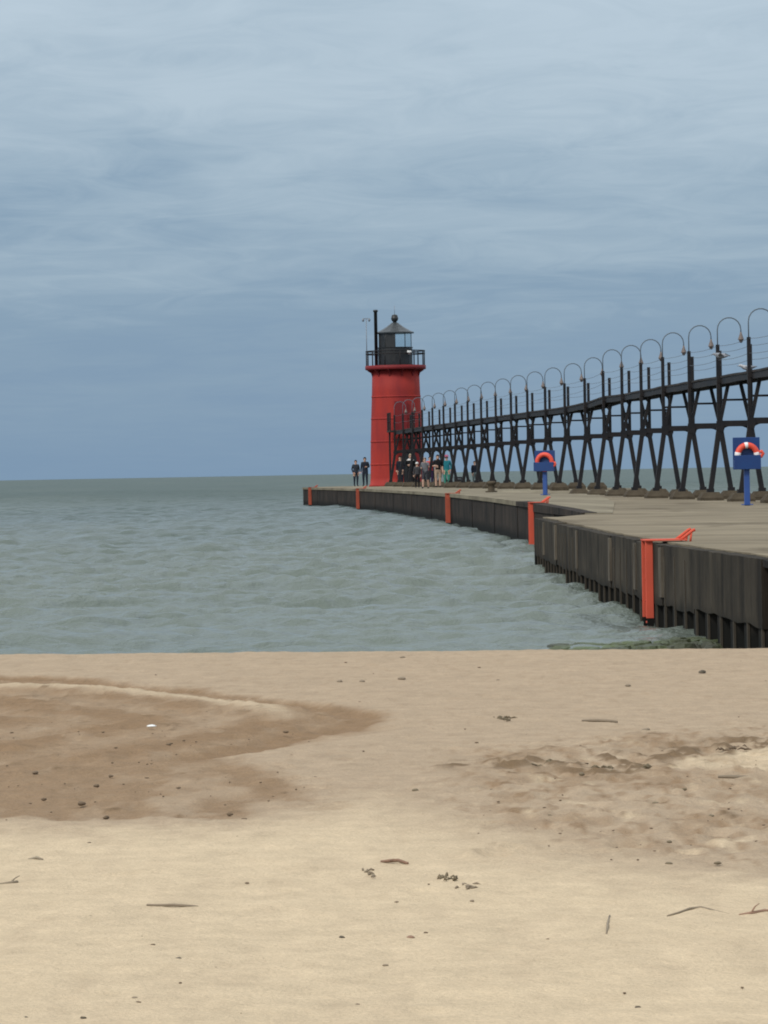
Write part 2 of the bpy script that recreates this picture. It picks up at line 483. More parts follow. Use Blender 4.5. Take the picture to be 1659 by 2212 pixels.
def tube_me(name, pts, rad, n=8, smooth=True):
    bm = bmesh.new()
    add_tube(bm, pts, rad, n)
    return finish(bm, name, smooth)


def bar_me(name, a, b, w, d=None, up=Vector((0, 1, 0))):
    bm = bmesh.new()
    add_bar(bm, a, b, w, d, up)
    return finish(bm, name)


def lathe_me(name, prof, n=32, smooth=True, cap=True):
    bm = bmesh.new()
    rings = [[bm.verts.new((r * math.cos(2 * math.pi * k / n), r * math.sin(2 * math.pi * k / n), z)) for k in range(n)] for r, z in prof]
    for r0, r1 in zip(rings, rings[1:]):
        for k in range(n):
            bm.faces.new((r0[k], r0[(k + 1) % n], r1[(k + 1) % n], r1[k]))
    if cap:
        bm.faces.new(rings[0][::-1]); bm.faces.new(rings[-1])
    me = finish(bm, name)
    if smooth:
        sm = [abs(p.normal.z) < 0.97 for p in me.polygons]
        me.polygons.foreach_set('use_smooth', sm)
    return me


def plate_me(name, outline, y0, y1):
    """Extrude an outline given in x,z between two y planes."""
    bm = bmesh.new()
    a = [bm.verts.new((x, y0, z)) for x, z in outline]
    b = [bm.verts.new((x, y1, z)) for x, z in outline]
    bm.faces.new(a); bm.faces.new(b[::-1])
    for k in range(len(a)):
        bm.faces.new((a[k], b[k], b[(k + 1) % len(a)], a[(k + 1) % len(a)]))
    return finish(bm, name)


def empty(name, loc=(0, 0, 0), rotz=0.0):
    o = bpy.data.objects.new(name, None)
    COL.objects.link(o)
    o.location = loc
    o.rotation_euler = (0, 0, rotz)
    o.empty_display_size = 0.3
    return o


def vnoise(x, y, seed=0):
    """Smooth value noise on arrays, about -1..1."""
    xi, yi = np.floor(x).astype(np.int64), np.floor(y).astype(np.int64)
    fx, fy = x - xi, y - yi
    fx = fx * fx * (3 - 2 * fx); fy = fy * fy * (3 - 2 * fy)

    def h(a, b):
        v = (a * 374761393 + b * 668265263 + seed * 982451653) & 0x7fffffff
        v = ((v ^ (v >> 13)) * 1274126177) & 0x7fffffff
        v = v ^ (v >> 16)
        return (v & 0xffff) / 32767.5 - 1.0
    return (h(xi, yi) * (1 - fx) + h(xi + 1, yi) * fx) * (1 - fy) + (h(xi, yi + 1) * (1 - fx) + h(xi + 1, yi + 1) * fx) * fy


def fbm(x, y, seed=0, octaves=4):
    s, a, t = 0, 1.0, 0.0
    for i in range(octaves):
        s = s + vnoise(x * 2 ** i + 17.3 * i, y * 2 ** i - 9.1 * i, seed + i) * a
        t += a
        a *= 0.55
    return s / t


def grid_me(name, X, Y, Z):
    nr, nc = X.shape
    me = bpy.data.meshes.new(name)
    me.vertices.add(nr * nc)
    me.vertices.foreach_set('co', np.stack([X, Y, Z], -1).astype(np.float32).ravel())
    i = np.arange(nr * nc).reshape(nr, nc)
    q = np.stack([i[:-1, :-1], i[:-1, 1:], i[1:, 1:], i[1:, :-1]], -1).reshape(-1)
    nq = len(q) // 4
    me.loops.add(nq * 4)
    me.loops.foreach_set('vertex_index', q.astype(np.int32))
    me.polygons.add(nq)
    me.polygons.foreach_set('loop_start', np.arange(0, nq * 4, 4, dtype=np.int32))
    me.polygons.foreach_set('use_smooth', np.ones(nq, dtype=bool))
    me.update(calc_edges=True)
    me.validate()
    return me


def sstep(a, b, x):
    t = np.clip((x - a) / (b - a), 0, 1)
    return t * t * (3 - 2 * t)


def poly_dist(px, py, poly, closed=True):
    """Distance to a polyline, negative inside when it is closed."""
    d = np.full(px.shape, 1e9)
    inside = np.zeros(px.shape, bool)
    n = len(poly)
    for k in range(n if closed else n - 1):
        ax, ay = poly[k]
        bx, by = poly[(k + 1) % n]
        ex, ey = bx - ax, by - ay
        t = np.clip(((px - ax) * ex + (py - ay) * ey) / (ex * ex + ey * ey + 1e-9), 0, 1)
        d = np.minimum(d, np.hypot(px - ax - t * ex, py - ay - t * ey))
        if closed:
            c = ((ay > py) != (by > py)) & (px < (bx - ax) * (py - ay) / (by - ay + 1e-12) + ax)
            inside ^= c
    return np.where(inside, -d, d) if closed else d


# ------------------------------------------------------------------ beach
CREST_Y = 29.0


def sand_base(x, y):
    t = np.clip((y - 8) / 21.0, 0, 1)
    z = 0.36 + 0.122 * t - 0.0100 * np.clip(x, -12, 12) * t * t
    over = np.clip(y - CREST_Y, 0, None)
    return z - 0.055 * over - 0.0012 * over ** 2


WET = [(-9, 27.6), (-2.89, 26.52), (-2.06, 26.06), (-1.35, 24.89), (-0.7, 23.72), (-0.27, 22.95), (-0.09, 22.5), (0.0, 22.0), (-0.01, 21.55), (-0.13, 21.12), (-0.36, 20.6), (-0.68, 19.53),
       (-0.86, 19.1), (-0.52, 17.9), (-0.22, 16.25), (-0.49, 16.21), (-0.63, 15.83), (-0.97, 15.9), (-1.27, 15.87), (-1.76, 16.04), (-9, 16.8)]
RIDGE = [(-9, 26.6), (-2.76, 25.34), (-1.97, 24.92), (-1.3, 24.02), (-0.85, 23.07), (-0.51, 21.94)]
GROOVE = [(-1.08, 19.26), (-0.82, 19.56), (-0.47, 20.17), (-0.1, 21.1)]
GROOVE_B = [(-9, 18.9), (-2.2, 20.57), (-1.93, 21.01), (-1.57, 21.46)]
DRY = [(-9, 16.6), (-1.78, 15.75), (-1.25, 15.6), (-0.86, 15.55), (-0.56, 15.86), (-0.25, 16.5), (-0.06, 17.1), (0.22, 16.23), (0.45, 15.29), (0.73, 14.35),
       (1.04, 13.82), (1.44, 13.53), (9, 12.9), (9, -9), (-9, -9)]
DRY_B = [(1.38, 18.45), (1.62, 18.95), (2.07, 19.32), (6, 20.2), (6, 17.2), (1.89, 17.72), (1.64, 17.86)]
TREAD = [(0.48, 18.33), (0.79, 18.53), (1.03, 18.34), (1.31, 18.84), (1.61, 19.01), (1.82, 19.26), (2.03, 19.58), (4, 21)]
TREAD_B = [(0.91, 17.79), (1.1, 17.96), (1.31, 18.12)]
ROUGH = [(0.40, 19.3), (1.1, 20.0), (2.4, 21.2), (6, 21.5), (6, 13.4), (1.45, 13.7), (0.83, 14.51), (0.32, 16.31)]


def build_sand():
    fx = np.arange(-3.6, 3.6001, 0.024)
    side = 3.6 + np.cumsum(np.geomspace(0.03, 14, 46))
    xs = np.concatenate([-side[::-1], fx, side])
    ys = [-40, -25, -15, -8, -4, -1, 1.5, 3.5, 5, 6, 7, 7.7, 8.2, 8.6]
    y = 9.0
    while y < 31.5:
        ys.append(y)
        y += 0.0025 * y
    ys += list(np.arange(31.7, 46, 0.35)) + [48, 52, 58]
    X, Y = np.meshgrid(xs, np.array(ys))
    Z = sand_base(X, Y)
    wob = 0.08 * fbm(X * 1.3, Y * 1.0, 5) + 0.05 * fbm(X * 6, Y * 4, 9) + 0.035 * fbm(X * 19, Y * 8, 13)
    dw = poly_dist(X + wob, Y + wob * 3.0, WET)
    wet = sstep(0.10, -0.16, dw)
    patch = fbm(X * 2.2, Y * 1.1, 21, 5)
    low = sstep(19.3, 16.5, Y)                                   # the wet patch breaks up towards its lower edge
    wet *= np.clip(1.0 - 0.75 * sstep(0.02, 0.42, patch) * (0.35 + 0.65 * low), 0, 1)
    ridge = poly_dist(X + wob * 0.3, Y + wob * 0.8, RIDGE, False)
    rmask = np.exp(-(ridge / 0.17) ** 2) * sstep(-0.35, -0.8, X)
    gro = np.exp(-(poly_dist(X + wob * .4, Y + wob * .6, GROOVE, False) / 0.14) ** 2) + 0.6 * np.exp(-(poly_dist(X + wob * .4, Y + wob, GROOVE_B, False) / 0.20) ** 2)
    dd = poly_dist(X + wob * 1.1, Y + wob * 5, DRY)
    dry = sstep(0.35, -0.75, dd)
    dry = np.maximum(dry, 0.8 * sstep(0.05, -0.12, poly_dist(X + wob * .7, Y + wob * 1.6, DRY_B)))
    rough = sstep(0.3, -0.3, poly_dist(X + wob, Y + wob * 3, ROUGH))
    rough = np.maximum(rough, wet * 0.65)
    tread = np.exp(-(poly_dist(X + wob * .6, Y + wob * 1.5, TREAD, False) / 0.26) ** 2)
    tread += np.exp(-(poly_dist(X + wob * .6, Y + wob * 1.5, TREAD_B, False) / 0.18) ** 2)
    lump = fbm(X * 9, Y * 4.5, 31, 4)
    fine = fbm(X * 22, Y * 12, 41, 3)
    Z += 0.010 * fbm(X * 0.55, Y * 0.35, 3, 3) * sstep(28.6, 26, Y)
    Z += (0.006 + 0.013 * rough) * lump + (0.004 + 0.010 * rough) * fine + 0.008 * fbm(X * 2.5, Y * 1.4, 15, 4)
    Z -= 0.012 * wet
    fr = np.random.default_rng(23)
    for k in range(150):
        if k < 70:
            fy = fr.uniform(14.2, 19.8); fx_ = fr.uniform(0.35, 0.112 * fy)
        elif k < 105:
            fy = fr.uniform(16, 24); fx_ = fr.uniform(-0.112 * fy, -0.2)
        else:
            fy = fr.uniform(10, 28); fx_ = fr.uniform(-0.112 * fy, 0.112 * fy)
        a = fr.uniform(0, math.pi)
        dep = fr.uniform(0.004, 0.013) * (0.45 if k >= 105 else 1.0)
        m_ = (np.abs(X - fx_) < 0.4) & (np.abs(Y - fy) < 0.5)
        ux, uy = X[m_] - fx_, Y[m_] - fy
        p_ = (ux * math.cos(a) + uy * math.sin(a)) / fr.uniform(0.08, 0.15)
        q_ = (-ux * math.sin(a) + uy * math.cos(a)) / fr.uniform(0.045, 0.08)
        rr = p_ ** 2 + q_ ** 2
        Z[m_] += dep * (0.9 * np.exp(-((np.sqrt(rr) - 1.25) / 0.35) ** 2) - 1.3 * np.exp(-rr * 1.4))
    Z += 0.020 * rmask - 0.018 * np.clip(gro, 0, 1)
    Z += tread * (0.030 * np.clip(fbm(X * 11, Y * 6, 51, 3), -0.6, 0.8))
    wet = np.clip(wet * (1 - 0.85 * rmask) + 0.35 * np.clip(gro, 0, 1), 0, 1)
    wet = np.clip(wet + 0.30 * rough * (1 - dry) * sstep(-0.1, 0.4, patch), 0, 1)
    wet = np.clip(wet + 0.55 * sstep(29.6, 30.6, Y), 0, 1)       # swash zone beyond the berm
    clod = np.clip(tread * sstep(-0.05, 0.22, fbm(X * 11, Y * 6, 51, 3)) * 1.5 + rough * 0.55 * sstep(0.38, 0.62, lump), 0, 0.9)
    dry = np.clip(dry - 0.30 * sstep(0.05, 0.5, fbm(X * 1.1, Y * 0.6, 61, 4)) * sstep(13.0, 15.4, Y), 0, 1)
    # blotches of damp and dry sand, churned most where it was driven and walked on
    mo = fbm(X * 7.5, Y * 2.0, 81, 4)
    mf = fbm(X * 24, Y * 5.5, 91, 3)
    wet = np.clip(wet * (0.95 - 0.62 * sstep(0.04, 0.40, mo) - 0.38 * sstep(0.10, 0.45, mf)) + 0.30 * wet * sstep(0.0, -0.4, mo), 0, 1)
    wet = np.clip(wet + rough * (1 - dry * 0.6) * (0.55 * sstep(0.0, 0.35, mo) + 0.50 * sstep(0.10, 0.40, mf)), 0, 1)
    wet = np.clip(wet + (1 - dry) * 0.13 * sstep(0.1, 0.5, mf) + 0.07 * sstep(0.15, 0.6, mf), 0, 1)
    dry = np.clip(dry + (1 - dry) * rough * 0.75 * sstep(0.25, 0.6, fbm(X * 10, Y * 3.2, 97, 4)) - 0.16 * sstep(0.05, 0.5, mo), 0, 1)
    # sweeping wheel arcs follow the rim of the wet patch, darkest along the rim itself
    inner = sstep(0.05, -0.1, dw)
    arcs = np.sin(dw * 7.5 + 1.2 * fbm(X * 1.5, Y * 0.7, 101, 3)) * sstep(18.6, 20.4, Y)
    rim = np.exp(-((dw + 0.16) / 0.16) ** 2) * sstep(18.8, 19.6, Y)
    wet = np.clip(wet * (0.86 + 0.22 * arcs * inner) + 0.55 * rim * inner, 0, 1)
    Z += 0.008 * arcs * inner - 0.012 * rim * inner
    wet *= 1 - 0.95 * rmask
    dry = np.maximum(dry, 0.45 * rmask * sstep(0.3, -0.2, dw))
    clod = np.clip(clod + (0.10 + rough) * 0.7 * sstep(0.42, 0.62, mf * 0.6 + lump * 0.55), 0, 0.9)
    me = grid_me('sand', X, Y, Z)
    for nm, a in (('wet', wet), ('dry', dry), ('clod', clod)):
        at = me.attributes.new(nm, 'FLOAT', 'POINT')
        at.data.foreach_set('value', a.astype(np.float32).ravel())
    o = obj('beach', me, mat='sand')
    tag(o, 'wide tan sand beach with a wet brown patch and vehicle tracks', kind='structure')


build_sand()

# ------------------------------------------------------------------ lake


def build_lake():
    ys = [28.0]
    while ys[-1] < 520:
        ys.append(ys[-1] + max(0.07, 0.0022 * ys[-1]))
    while ys[-1] < 30000:
        ys.append(ys[-1] * 1.035)
    ys = np.array(ys)
    t = np.linspace(-1, 1, 520)
    Y, T = np.meshgrid(ys, t, indexing='ij')
    X = T * (6 + 0.16 * Y)
    step = np.maximum(0.0022 * Y, (6 + 0.16 * Y) * 2 / 520)
    Z = np.zeros_like(X)
    w = np.random.default_rng(5)
    for k in range(78):
        lam = 0.32 * (7.0 / 0.32) ** (k / 77.0)
        th = w.normal(0, 0.75) - 0.25
        dx, dy = math.sin(th), -math.cos(th)
        amp = 0.0190 * lam ** 0.42 * w.uniform(0.4, 1.4)
        ph = w.uniform(0, 6.28)
        wt = sstep(1.6, 3.2, lam / step)
        a = 2 * math.pi / lam * (X * dx + Y * dy) + ph
        Z += amp * wt * (np.sin(a) + 0.22 * np.sin(2 * a + 1.2))
    gust = 0.72 + 0.38 * fbm(X * 0.06, Y * 0.02, 71, 4)
    Z *= gust * 0.62
    Z *= sstep(34, 62, Y) * 0.62 + 0.38
    me = grid_me('lake', X, Y, Z)
    o = obj('lake', me, mat='water')
    tag(o, 'choppy grey green lake reaching to the horizon', kind='structure')


build_lake()

# ------------------------------------------------------------------ pier
NEAR_Z, FAR_Z = 0.99, 1.10
NEAR_WALL = [(4.34, 26.0), (3.80, 35.8), (3.50, 41.5), (3.34, 45.5), (3.22, 50.4), (3.09, 59.0), (3.00, 70.4)]
FAR_WALL = [(4.10, 76.0), (3.54, 88.6), (3.13, 109.0), (2.25, 134.8), (0.64, 164.5), (-1.55, 194.0), (-4.86, 226.0)]


def resample(poly, n=60):
    """Catmull-Rom through the points, then spaced evenly."""
    P = [Vector((a, b, 0)) for a, b in poly]
    P = [P[0] * 2 - P[1]] + P + [P[-1] * 2 - P[-2]]
    out = []
    for i in range(1, len(P) - 2):
        for k in range(n):
            t = k / n
            a, b, c, d = P[i - 1:i + 3]
            out.append(0.5 * ((2 * b) + (c - a) * t + (2 * a - 5 * b + 4 * c - d) * t * t + (3 * b - a - 3 * c + d) * t ** 3))
    out.append(P[-2])
    return out


def at_length(path):
    s = [0.0]
    for a, b in zip(path, path[1:]):
        s.append(s[-1] + (b - a).length)

    def f(d):
        d = min(max(d, 0.0), s[-1] - 1e-6)
        i = int(np.searchsorted(s, d, side='right')) - 1
        i = min(i, len(path) - 2)
        t = (d - s[i]) / (s[i + 1] - s[i])
        tg = (path[i + 1] - path[i]).normalized()
        return path[i].lerp(path[i + 1], t), tg
    return f, s[-1]


near_path, far_path = resample(NEAR_WALL), resample(FAR_WALL)
near_at, near_len = at_length(near_path)
far_at, far_len = at_length(far_path)
pier = empty('pier', (3.5, 70, 0))
tag(pier, 'long concrete pier with dark steel sided walls running out to the red lighthouse', 'pier')


def part(name, me, mat, parent=pier):
    """Part built in world coordinates under a parent Empty."""
    o = obj(name, me, parent, mat)
    o.matrix_parent_inverse = Matrix.Translation(parent.location).inverted()
    return o


def slab_me(name, left, right, zl, zr, thick=0.22):
    """Deck slab between a left and a right polyline of equal length, gently uneven."""
    bm = bmesh.new()
    n = len(left)
    cols = 14
    top = []
    for i in range(n):
        a, b = left[i], right[i]
        za = zl[i] if isinstance(zl, list) else zl
        zb = zr[i] if isinstance(zr, list) else zr
        row = []
        for c in range(cols):
            t = c / (cols - 1)
            p = a.lerp(b, t)
            z = za + (zb - za) * t
            j = 0.0 if c in (0, cols - 1) else 0.012 * float(vnoise(np.array(p.x * .6), np.array(p.y * .25), 3))
            row.append(bm.verts.new((p.x, p.y, z + j)))
        top.append(row)
    low0 = [bm.verts.new((r[0].co.x, r[0].co.y, r[0].co.z - thick)) for r in top]
    low1 = [bm.verts.new((r[-1].co.x, r[-1].co.y, r[-1].co.z - thick)) for r in top]
    for i in range(n - 1):
        for c in range(cols - 1):
            bm.faces.new((top[i][c], top[i][c + 1], top[i + 1][c + 1], top[i + 1][c]))
        bm.faces.new((low0[i], top[i][0], top[i + 1][0], low0[i + 1]))
        bm.faces.new((top[i][-1], low1[i], low1[i + 1], top[i + 1][-1]))
        bm.faces.new((low0[i], low0[i + 1], low1[i + 1], low1[i]))
    bm.faces.new([low0[0]] + [low1[0]] + top[0][::-1])
    bm.faces.new(top[-1] + [low1[-1], low0[-1]])
    return finish(bm, name)


def catwalk_x(y):
    return float(np.interp(y, [90, 101.5, 107, 118, 134.6, 145.7, 167.8, 190, 217.6, 240], [11.2, 10.48, 10.12, 9.40, 8.46, 7.61, 5.59, 3.59, 1.15, -0.8]))


# near, lower deck: from the beach to its outer end, and on behind as far as the catwalk footings need it
near_left = [near_at(near_len * i / 110)[0] for i in range(111)]
near_left = [p + Vector((max(0.0, 0.02 + 0.07 * float(fbm(np.array(p.y * 0.9), np.array(3.1), 8, 3))), 0, 0)) for p in near_left]
near_right = [Vector((14.0 - 0.012 * (p.y - 26), p.y, 0)) for p in near_left]
part('deck', slab_me('near_deck', near_left, near_right, NEAR_Z, 0.90), 'deck')
mid_left = [Vector((2.86 + 0.9 * (i / 12) + 0.0, 70.44 + 74 * (i / 12), 0)) for i in range(13)]
mid_left = [Vector((float(np.interp(p.y, [70, 76, 90, 145], [2.92, 4.3, 5.2, 7.0])), p.y, 0)) for p in mid_left]
mid_right = [Vector((13.46 - 0.035 * (p.y - 70), p.y, 0)) for p in mid_left]
part('deck', slab_me('middle_deck', mid_left, mid_right, 0.965, 0.89), 'deck')
# far, upper deck: its near edge is a low step that runs diagonally over to the catwalk
far_left = [far_at(far_len * i / 60)[0] for i in range(61)]
far_right = []
for p in far_left:
    if p.y < 146:
        far_right.append(Vector((float(np.interp(p.y, [75, 100, 146], [4.6, 6.2, 8.3])), p.y, 0)))
    else:
        far_right.append(Vector((max(catwalk_x(p.y) + 2.6, 5.4 - 0.03 * (p.y - 200)), p.y, 0)))
zl = [float(np.interp(p.y, [75, 80, 88], [0.975, 1.04, FAR_Z])) for p in far_left]
far_left_top = far_left + [Vector((-3.3, 233, 0))]
far_right_top = far_right + [Vector((4.2, 234, 0))]
zr = []
for p, q in zip(far_right, far_left):
    if p.y < 146:
        ml = float(np.interp(p.y, [70, 76, 90, 145], [2.92, 4.3, 5.2, 7.0]))
        mr = 13.46 - 0.035 * (p.y - 70)
        zr.append(0.965 - 0.075 * (p.x - ml) / (mr - ml) + 0.012)
    else:
        zr.append(FAR_Z)
part('deck', slab_me('far_deck', far_left_top, far_right_top, zl + [FAR_Z], zr + [FAR_Z]), 'deck_far')


def wall_seg_me(name, f, s0, s1, z0, z1, thick, n=3, ragged=0.0, seed=0, top_pad=0.0):
    """A wall panel that follows the path between two lengths; its lake face is on the path."""
    bm = bmesh.new()
    r = random.Random(seed)
    rows = []
    for i in range(n + 1):
        p, t = f(s0 + (s1 - s0) * i / n)
        nrm = Vector((-t.y, t.x, 0))                       # towards the lake (left of the path)
        zb = z0 + (r.uniform(-ragged, ragged) if ragged else 0)
        o, q = p + nrm * thick, p - nrm * 0.25
        zt = (z1(p.y) if callable(z1) else z1) - (r.uniform(0, top_pad) if top_pad else 0)
        rows.append([bm.verts.new((o.x, o.y, zb)), bm.verts.new((o.x, o.y, zt)), bm.verts.new((q.x, q.y, zt - 0.002)), bm.verts.new((q.x, q.y, zb))])
    for a, b in zip(rows, rows[1:]):
        for k in range(4):
            bm.faces.new((a[k], a[(k + 1) % 4], b[(k + 1) % 4], b[k]))
    bm.faces.new(rows[0]); bm.faces.new(rows[-1][::-1])
    return finish(bm, name)


def len_at_y(f, total, y):
    lo, hi = 0.0, total
    for _ in range(40):
        m = (lo + hi) / 2
        if f(m)[0].y < y:
            lo = m
        else:
            hi = m
    return lo


# sheet piles of the near wall: one mesh shared by every pile
PITCH_PILE = 0.93


def pile_me():
    prof = [(0.0, 0.0), (0.10, 0.0), (0.26, 0.20), (0.64, 0.20), (0.80, 0.0), (PITCH_PILE + 0.004, 0.0)]
    bm = bmesh.new()
    a = [bm.verts.new((x, y, -1.4)) for x, y in prof] + [bm.verts.new((PITCH_PILE + 0.004, -0.12, -1.4)), bm.verts.new((0, -0.12, -1.4))]
    b = [bm.verts.new((v.co.x, v.co.y, 0.86)) for v in a]
    for k in range(len(a)):
        bm.faces.new((a[k], a[(k + 1) % len(a)], b[(k + 1) % len(a)], b[k]))
    bm.faces.new(a[::-1]); bm.faces.new(b)
    return finish(bm, 'sheet_pile')


PILE = pile_me()
PILE.materials.append(M['pile'])
ILOCK = box_me('interlock', 0.25, 0.31, 0.201, 0.226, -1.39, 0.84)
ILOCK.materials.append(M['interlock'])
s = 0.4
while s + PITCH_PILE < near_len:
    p, _ = near_at(s)
    q, _ = near_at(s + PITCH_PILE)
    ang = math.atan2(q.y - p.y, q.x - p.x)
    o = obj('sheet_pile', PILE, pier)
    o.matrix_parent_inverse = Matrix.Translation(pier.location).inverted()
    nrm = Vector((-math.sin(ang), math.cos(ang), 0))
    o.location = (p.x + nrm.x * -0.06, p.y + nrm.y * -0.06, rng.uniform(-0.03, 0.02))
    o.rotation_euler = (0, 0, ang)
    obj('interlock', ILOCK, o)
    s += PITCH_PILE
# capping beam and concrete fascia panels above the piles
LS = lambda y: len_at_y(near_at, near_len, y)
cuts = [26.5, 29.0, 32.0, 35.9, 40.8, 43.6, 46.6, 50.4, 57.0, 62.8, 66.7, 70.39]
for i, (y0, y1) in enumerate(zip(cuts, cuts[1:])):
    s0, s1 = LS(y0), LS(y1)
    deep = y0 >= 35
    if y0 >= 40.7:
        zb, rg = 0.27, 0.022
    elif deep:
        zb, rg = 0.32, 0.025
    else:
        zb, rg = 0.90, 0.006
    top = NEAR_Z - 0.006 - 0.006 * (i % 3)
    me = wall_seg_me('wall_panel', near_at, s0 + 0.012, s1 - 0.012, zb, top, 0.155 + 0.012 * (i % 2), n=max(3, int((s1 - s0) / 0.40)), ragged=rg, seed=40 + i, top_pad=0.014)
    part('wall_panel' if deep else 'capping_beam', me, 'wall' if deep else 'pile')
for y in (43.6, 46.6, 50.4, 57.0, 62.8, 66.7):
    s0 = LS(y)
    part('seam_strip', wall_seg_me('seam_strip', near_at, s0 - 0.10, s0 + 0.16, 0.36, NEAR_Z - 0.05, 0.19, n=1), 'seam')
# outer end of the near wall
ep, et = near_at(near_len)
bm = bmesh.new()
en = Vector((-et.y, et.x, 0))
v = []
for q in (ep + en * 0.16 - et * 0.05, ep + en * 0.16 + et * 0.22, ep - en * 1.6 + et * 0.22, ep - en * 1.6 - et * 0.05):
    v.append((bm.verts.new((q.x, q.y, -1.2)), bm.verts.new((q.x, q.y, 0.962))))
for k in range(4):
    bm.faces.new((v[k][0], v[(k + 1) % 4][0], v[(k + 1) % 4][1], v[k][1]))
bm.faces.new([a[1] for a in v]); bm.faces.new([a[0] for a in v][::-1])
part('end_wall', finish(bm, 'end_wall'), 'wall')
# far wall: steel clad panels with a thin concrete coping
zfar = lambda y: float(np.interp(y, [75, 80, 88], [0.975, 1.04, FAR_Z]))
s = 0.0
i = 0
while s < far_len - 0.5:
    e = min(s + 6.1, far_len)
    me = wall_seg_me('wall_panel', far_at, s + 0.02, e - 0.02, -1.3, (lambda y: zfar(y) - 0.10), 0.03 + 0.015 * (i % 2), n=4, seed=i)
    part('wall_panel', me, 'wall_far')
    me = wall_seg_me('coping', far_at, s + 0.012, e - 0.012, 0.985 if far_at(s)[0].y > 84 else 0.90, (lambda y: zfar(y) + 0.004), 0.075, n=4, seed=i)
    part('coping', me, 'wall_far' if far_at(s)[0].y < 92 else 'deck_far')
    s = e
    i += 1
# pier head end face
a, b = far_left_top[-2], far_left_top[-1]
bm = bmesh.new()
c, d = far_right_top[-1], far_right_top[-2]
for q0, q1 in ((a, b), (b, c), (c, d)):
    w = [bm.verts.new((q.x, q.y, z)) for q in (q0, q1) for z in (-1.3, FAR_Z - 0.02)]
    bm.faces.new((w[0], w[2], w[3], w[1]))
part('end_wall', finish(bm, 'end_wall'), 'wall_far')

# ------------------------------------------------------------------ orange safety ladders on the wall


def make_ladder(f, s0, ztop, label, depth=0.15, gap=0.42, off=0.055, paint='orange'):
    p, t = f(s0)
    ang = math.atan2(t.y, t.x)
    root = empty('safety_ladder', (p.x, p.y, 0), ang)
    tag(root, label, 'ladder', 'orange ladders down the pier wall')
    # local: x along the wall, y towards the lake
    for x in (-gap / 2, gap / 2):
        obj('side_rail', box_me('side_rail', x - 0.022, x + 0.022, off, off + depth, 0.08, ztop + 0.012, 0.004), root, paint)
        obj('rail_foot', box_me('rail_foot', x - 0.020, x + 0.020, off, off + depth - 0.01, -0.35, 0.078), root, 'pile')
    z = 0.02
    while z < ztop - 0.06:
        obj('rung', tube_me('rung', [(-gap / 2 + 0.022, off + depth * 0.5, z), (gap / 2 - 0.022, off + depth * 0.5, z)], 0.016, 6), root, paint)
        z += 0.26
    obj('cap_plate', box_me('cap_plate', -gap / 2 - 0.06, gap / 2 + 0.06, -0.24, off + depth + 0.005, ztop + 0.014, ztop + 0.030), root, paint)
    for x in (-gap / 2, gap / 2):
        obj('grab_bar', tube_me('grab_bar', [(x, -0.16, ztop + 0.02), (x, -0.23, ztop + 0.07), (x, -0.31, ztop + 0.13), (x, -0.34, ztop + 0.14)], 0.019, 8), root, paint)
        obj('grab_stay', tube_me('grab_stay', [(x, -0.28, ztop - 0.01), (x, -0.295, ztop + 0.11)], 0.014, 6), root, paint)
    return root


make_ladder(near_at, LS(44.7), NEAR_Z, 'orange ladder on the ribbed near wall, closest to the beach', 0.09, off=0.172)
FS = lambda y: len_at_y(far_at, far_len, y)
make_ladder(far_at, FS(87.7), FAR_Z, 'orange ladder where the far wall meets the nearer lower wall', 0.10)
make_ladder(far_at, FS(131.6), FAR_Z, 'orange ladder on the dark wall below the group of people', 0.15, paint='orange_old')
make_ladder(far_at, FS(190.0), FAR_Z, 'orange ladder on the dark wall left of the red tower', 0.14, paint='orange_old')
make_ladder(far_at, FS(220.0), FAR_Z, 'faded orange ladder at the outer corner of the pier', 0.15, paint='orange_old')

# ------------------------------------------------------------------ catwalk
BEAM_Z = 3.12
ST = [(10.48, 101.46), (10.13, 106.99), (9.76, 112.52), (9.38, 118.05), (9.07, 123.58), (8.79, 129.11), (8.47, 134.64), (8.10, 140.17), (7.61, 145.7), (7.09, 151.23),
      (6.58, 156.76), (6.08, 162.29), (5.58, 167.82), (5.07, 173.35), (4.57, 178.88), (4.07, 184.41), (3.59, 189.94), (3.10, 195.47), (2.62, 201.0), (2.13, 206.53), (1.64, 212.06), (1.17, 217.3)]
ST = [(10.83, 95.93)] + ST
DECK_UP = lambda y: float(np.interp(y, [95, 129, 133, 135, 141, 146, 220], [1.38, 1.36, 1.38, 1.40, 1.27, 1.24, 1.24]))
catwalk = empty('catwalk', (9.0, 120.0, 0.9))
tag(catwalk, 'elevated dark steel catwalk on splayed trestles leading along the pier to the tower', 'catwalk')
CW_INV = Matrix.Translation(catwalk.location).inverted()


def arc_gusset(cx, cz, sx, sz, r):
    """Quarter arc bracket in the corner (cx,cz) opening towards sx,sz."""
    pts = [(cx, cz), (cx + sx * r, cz)]
    for k in range(1, 6):
        a = math.pi / 2 * k / 6
        pts.append((cx + sx * r * (1 - math.sin(a)), cz + sz * r * (1 - math.cos(a))))
    pts.append((cx, cz + sz * r))
    return pts


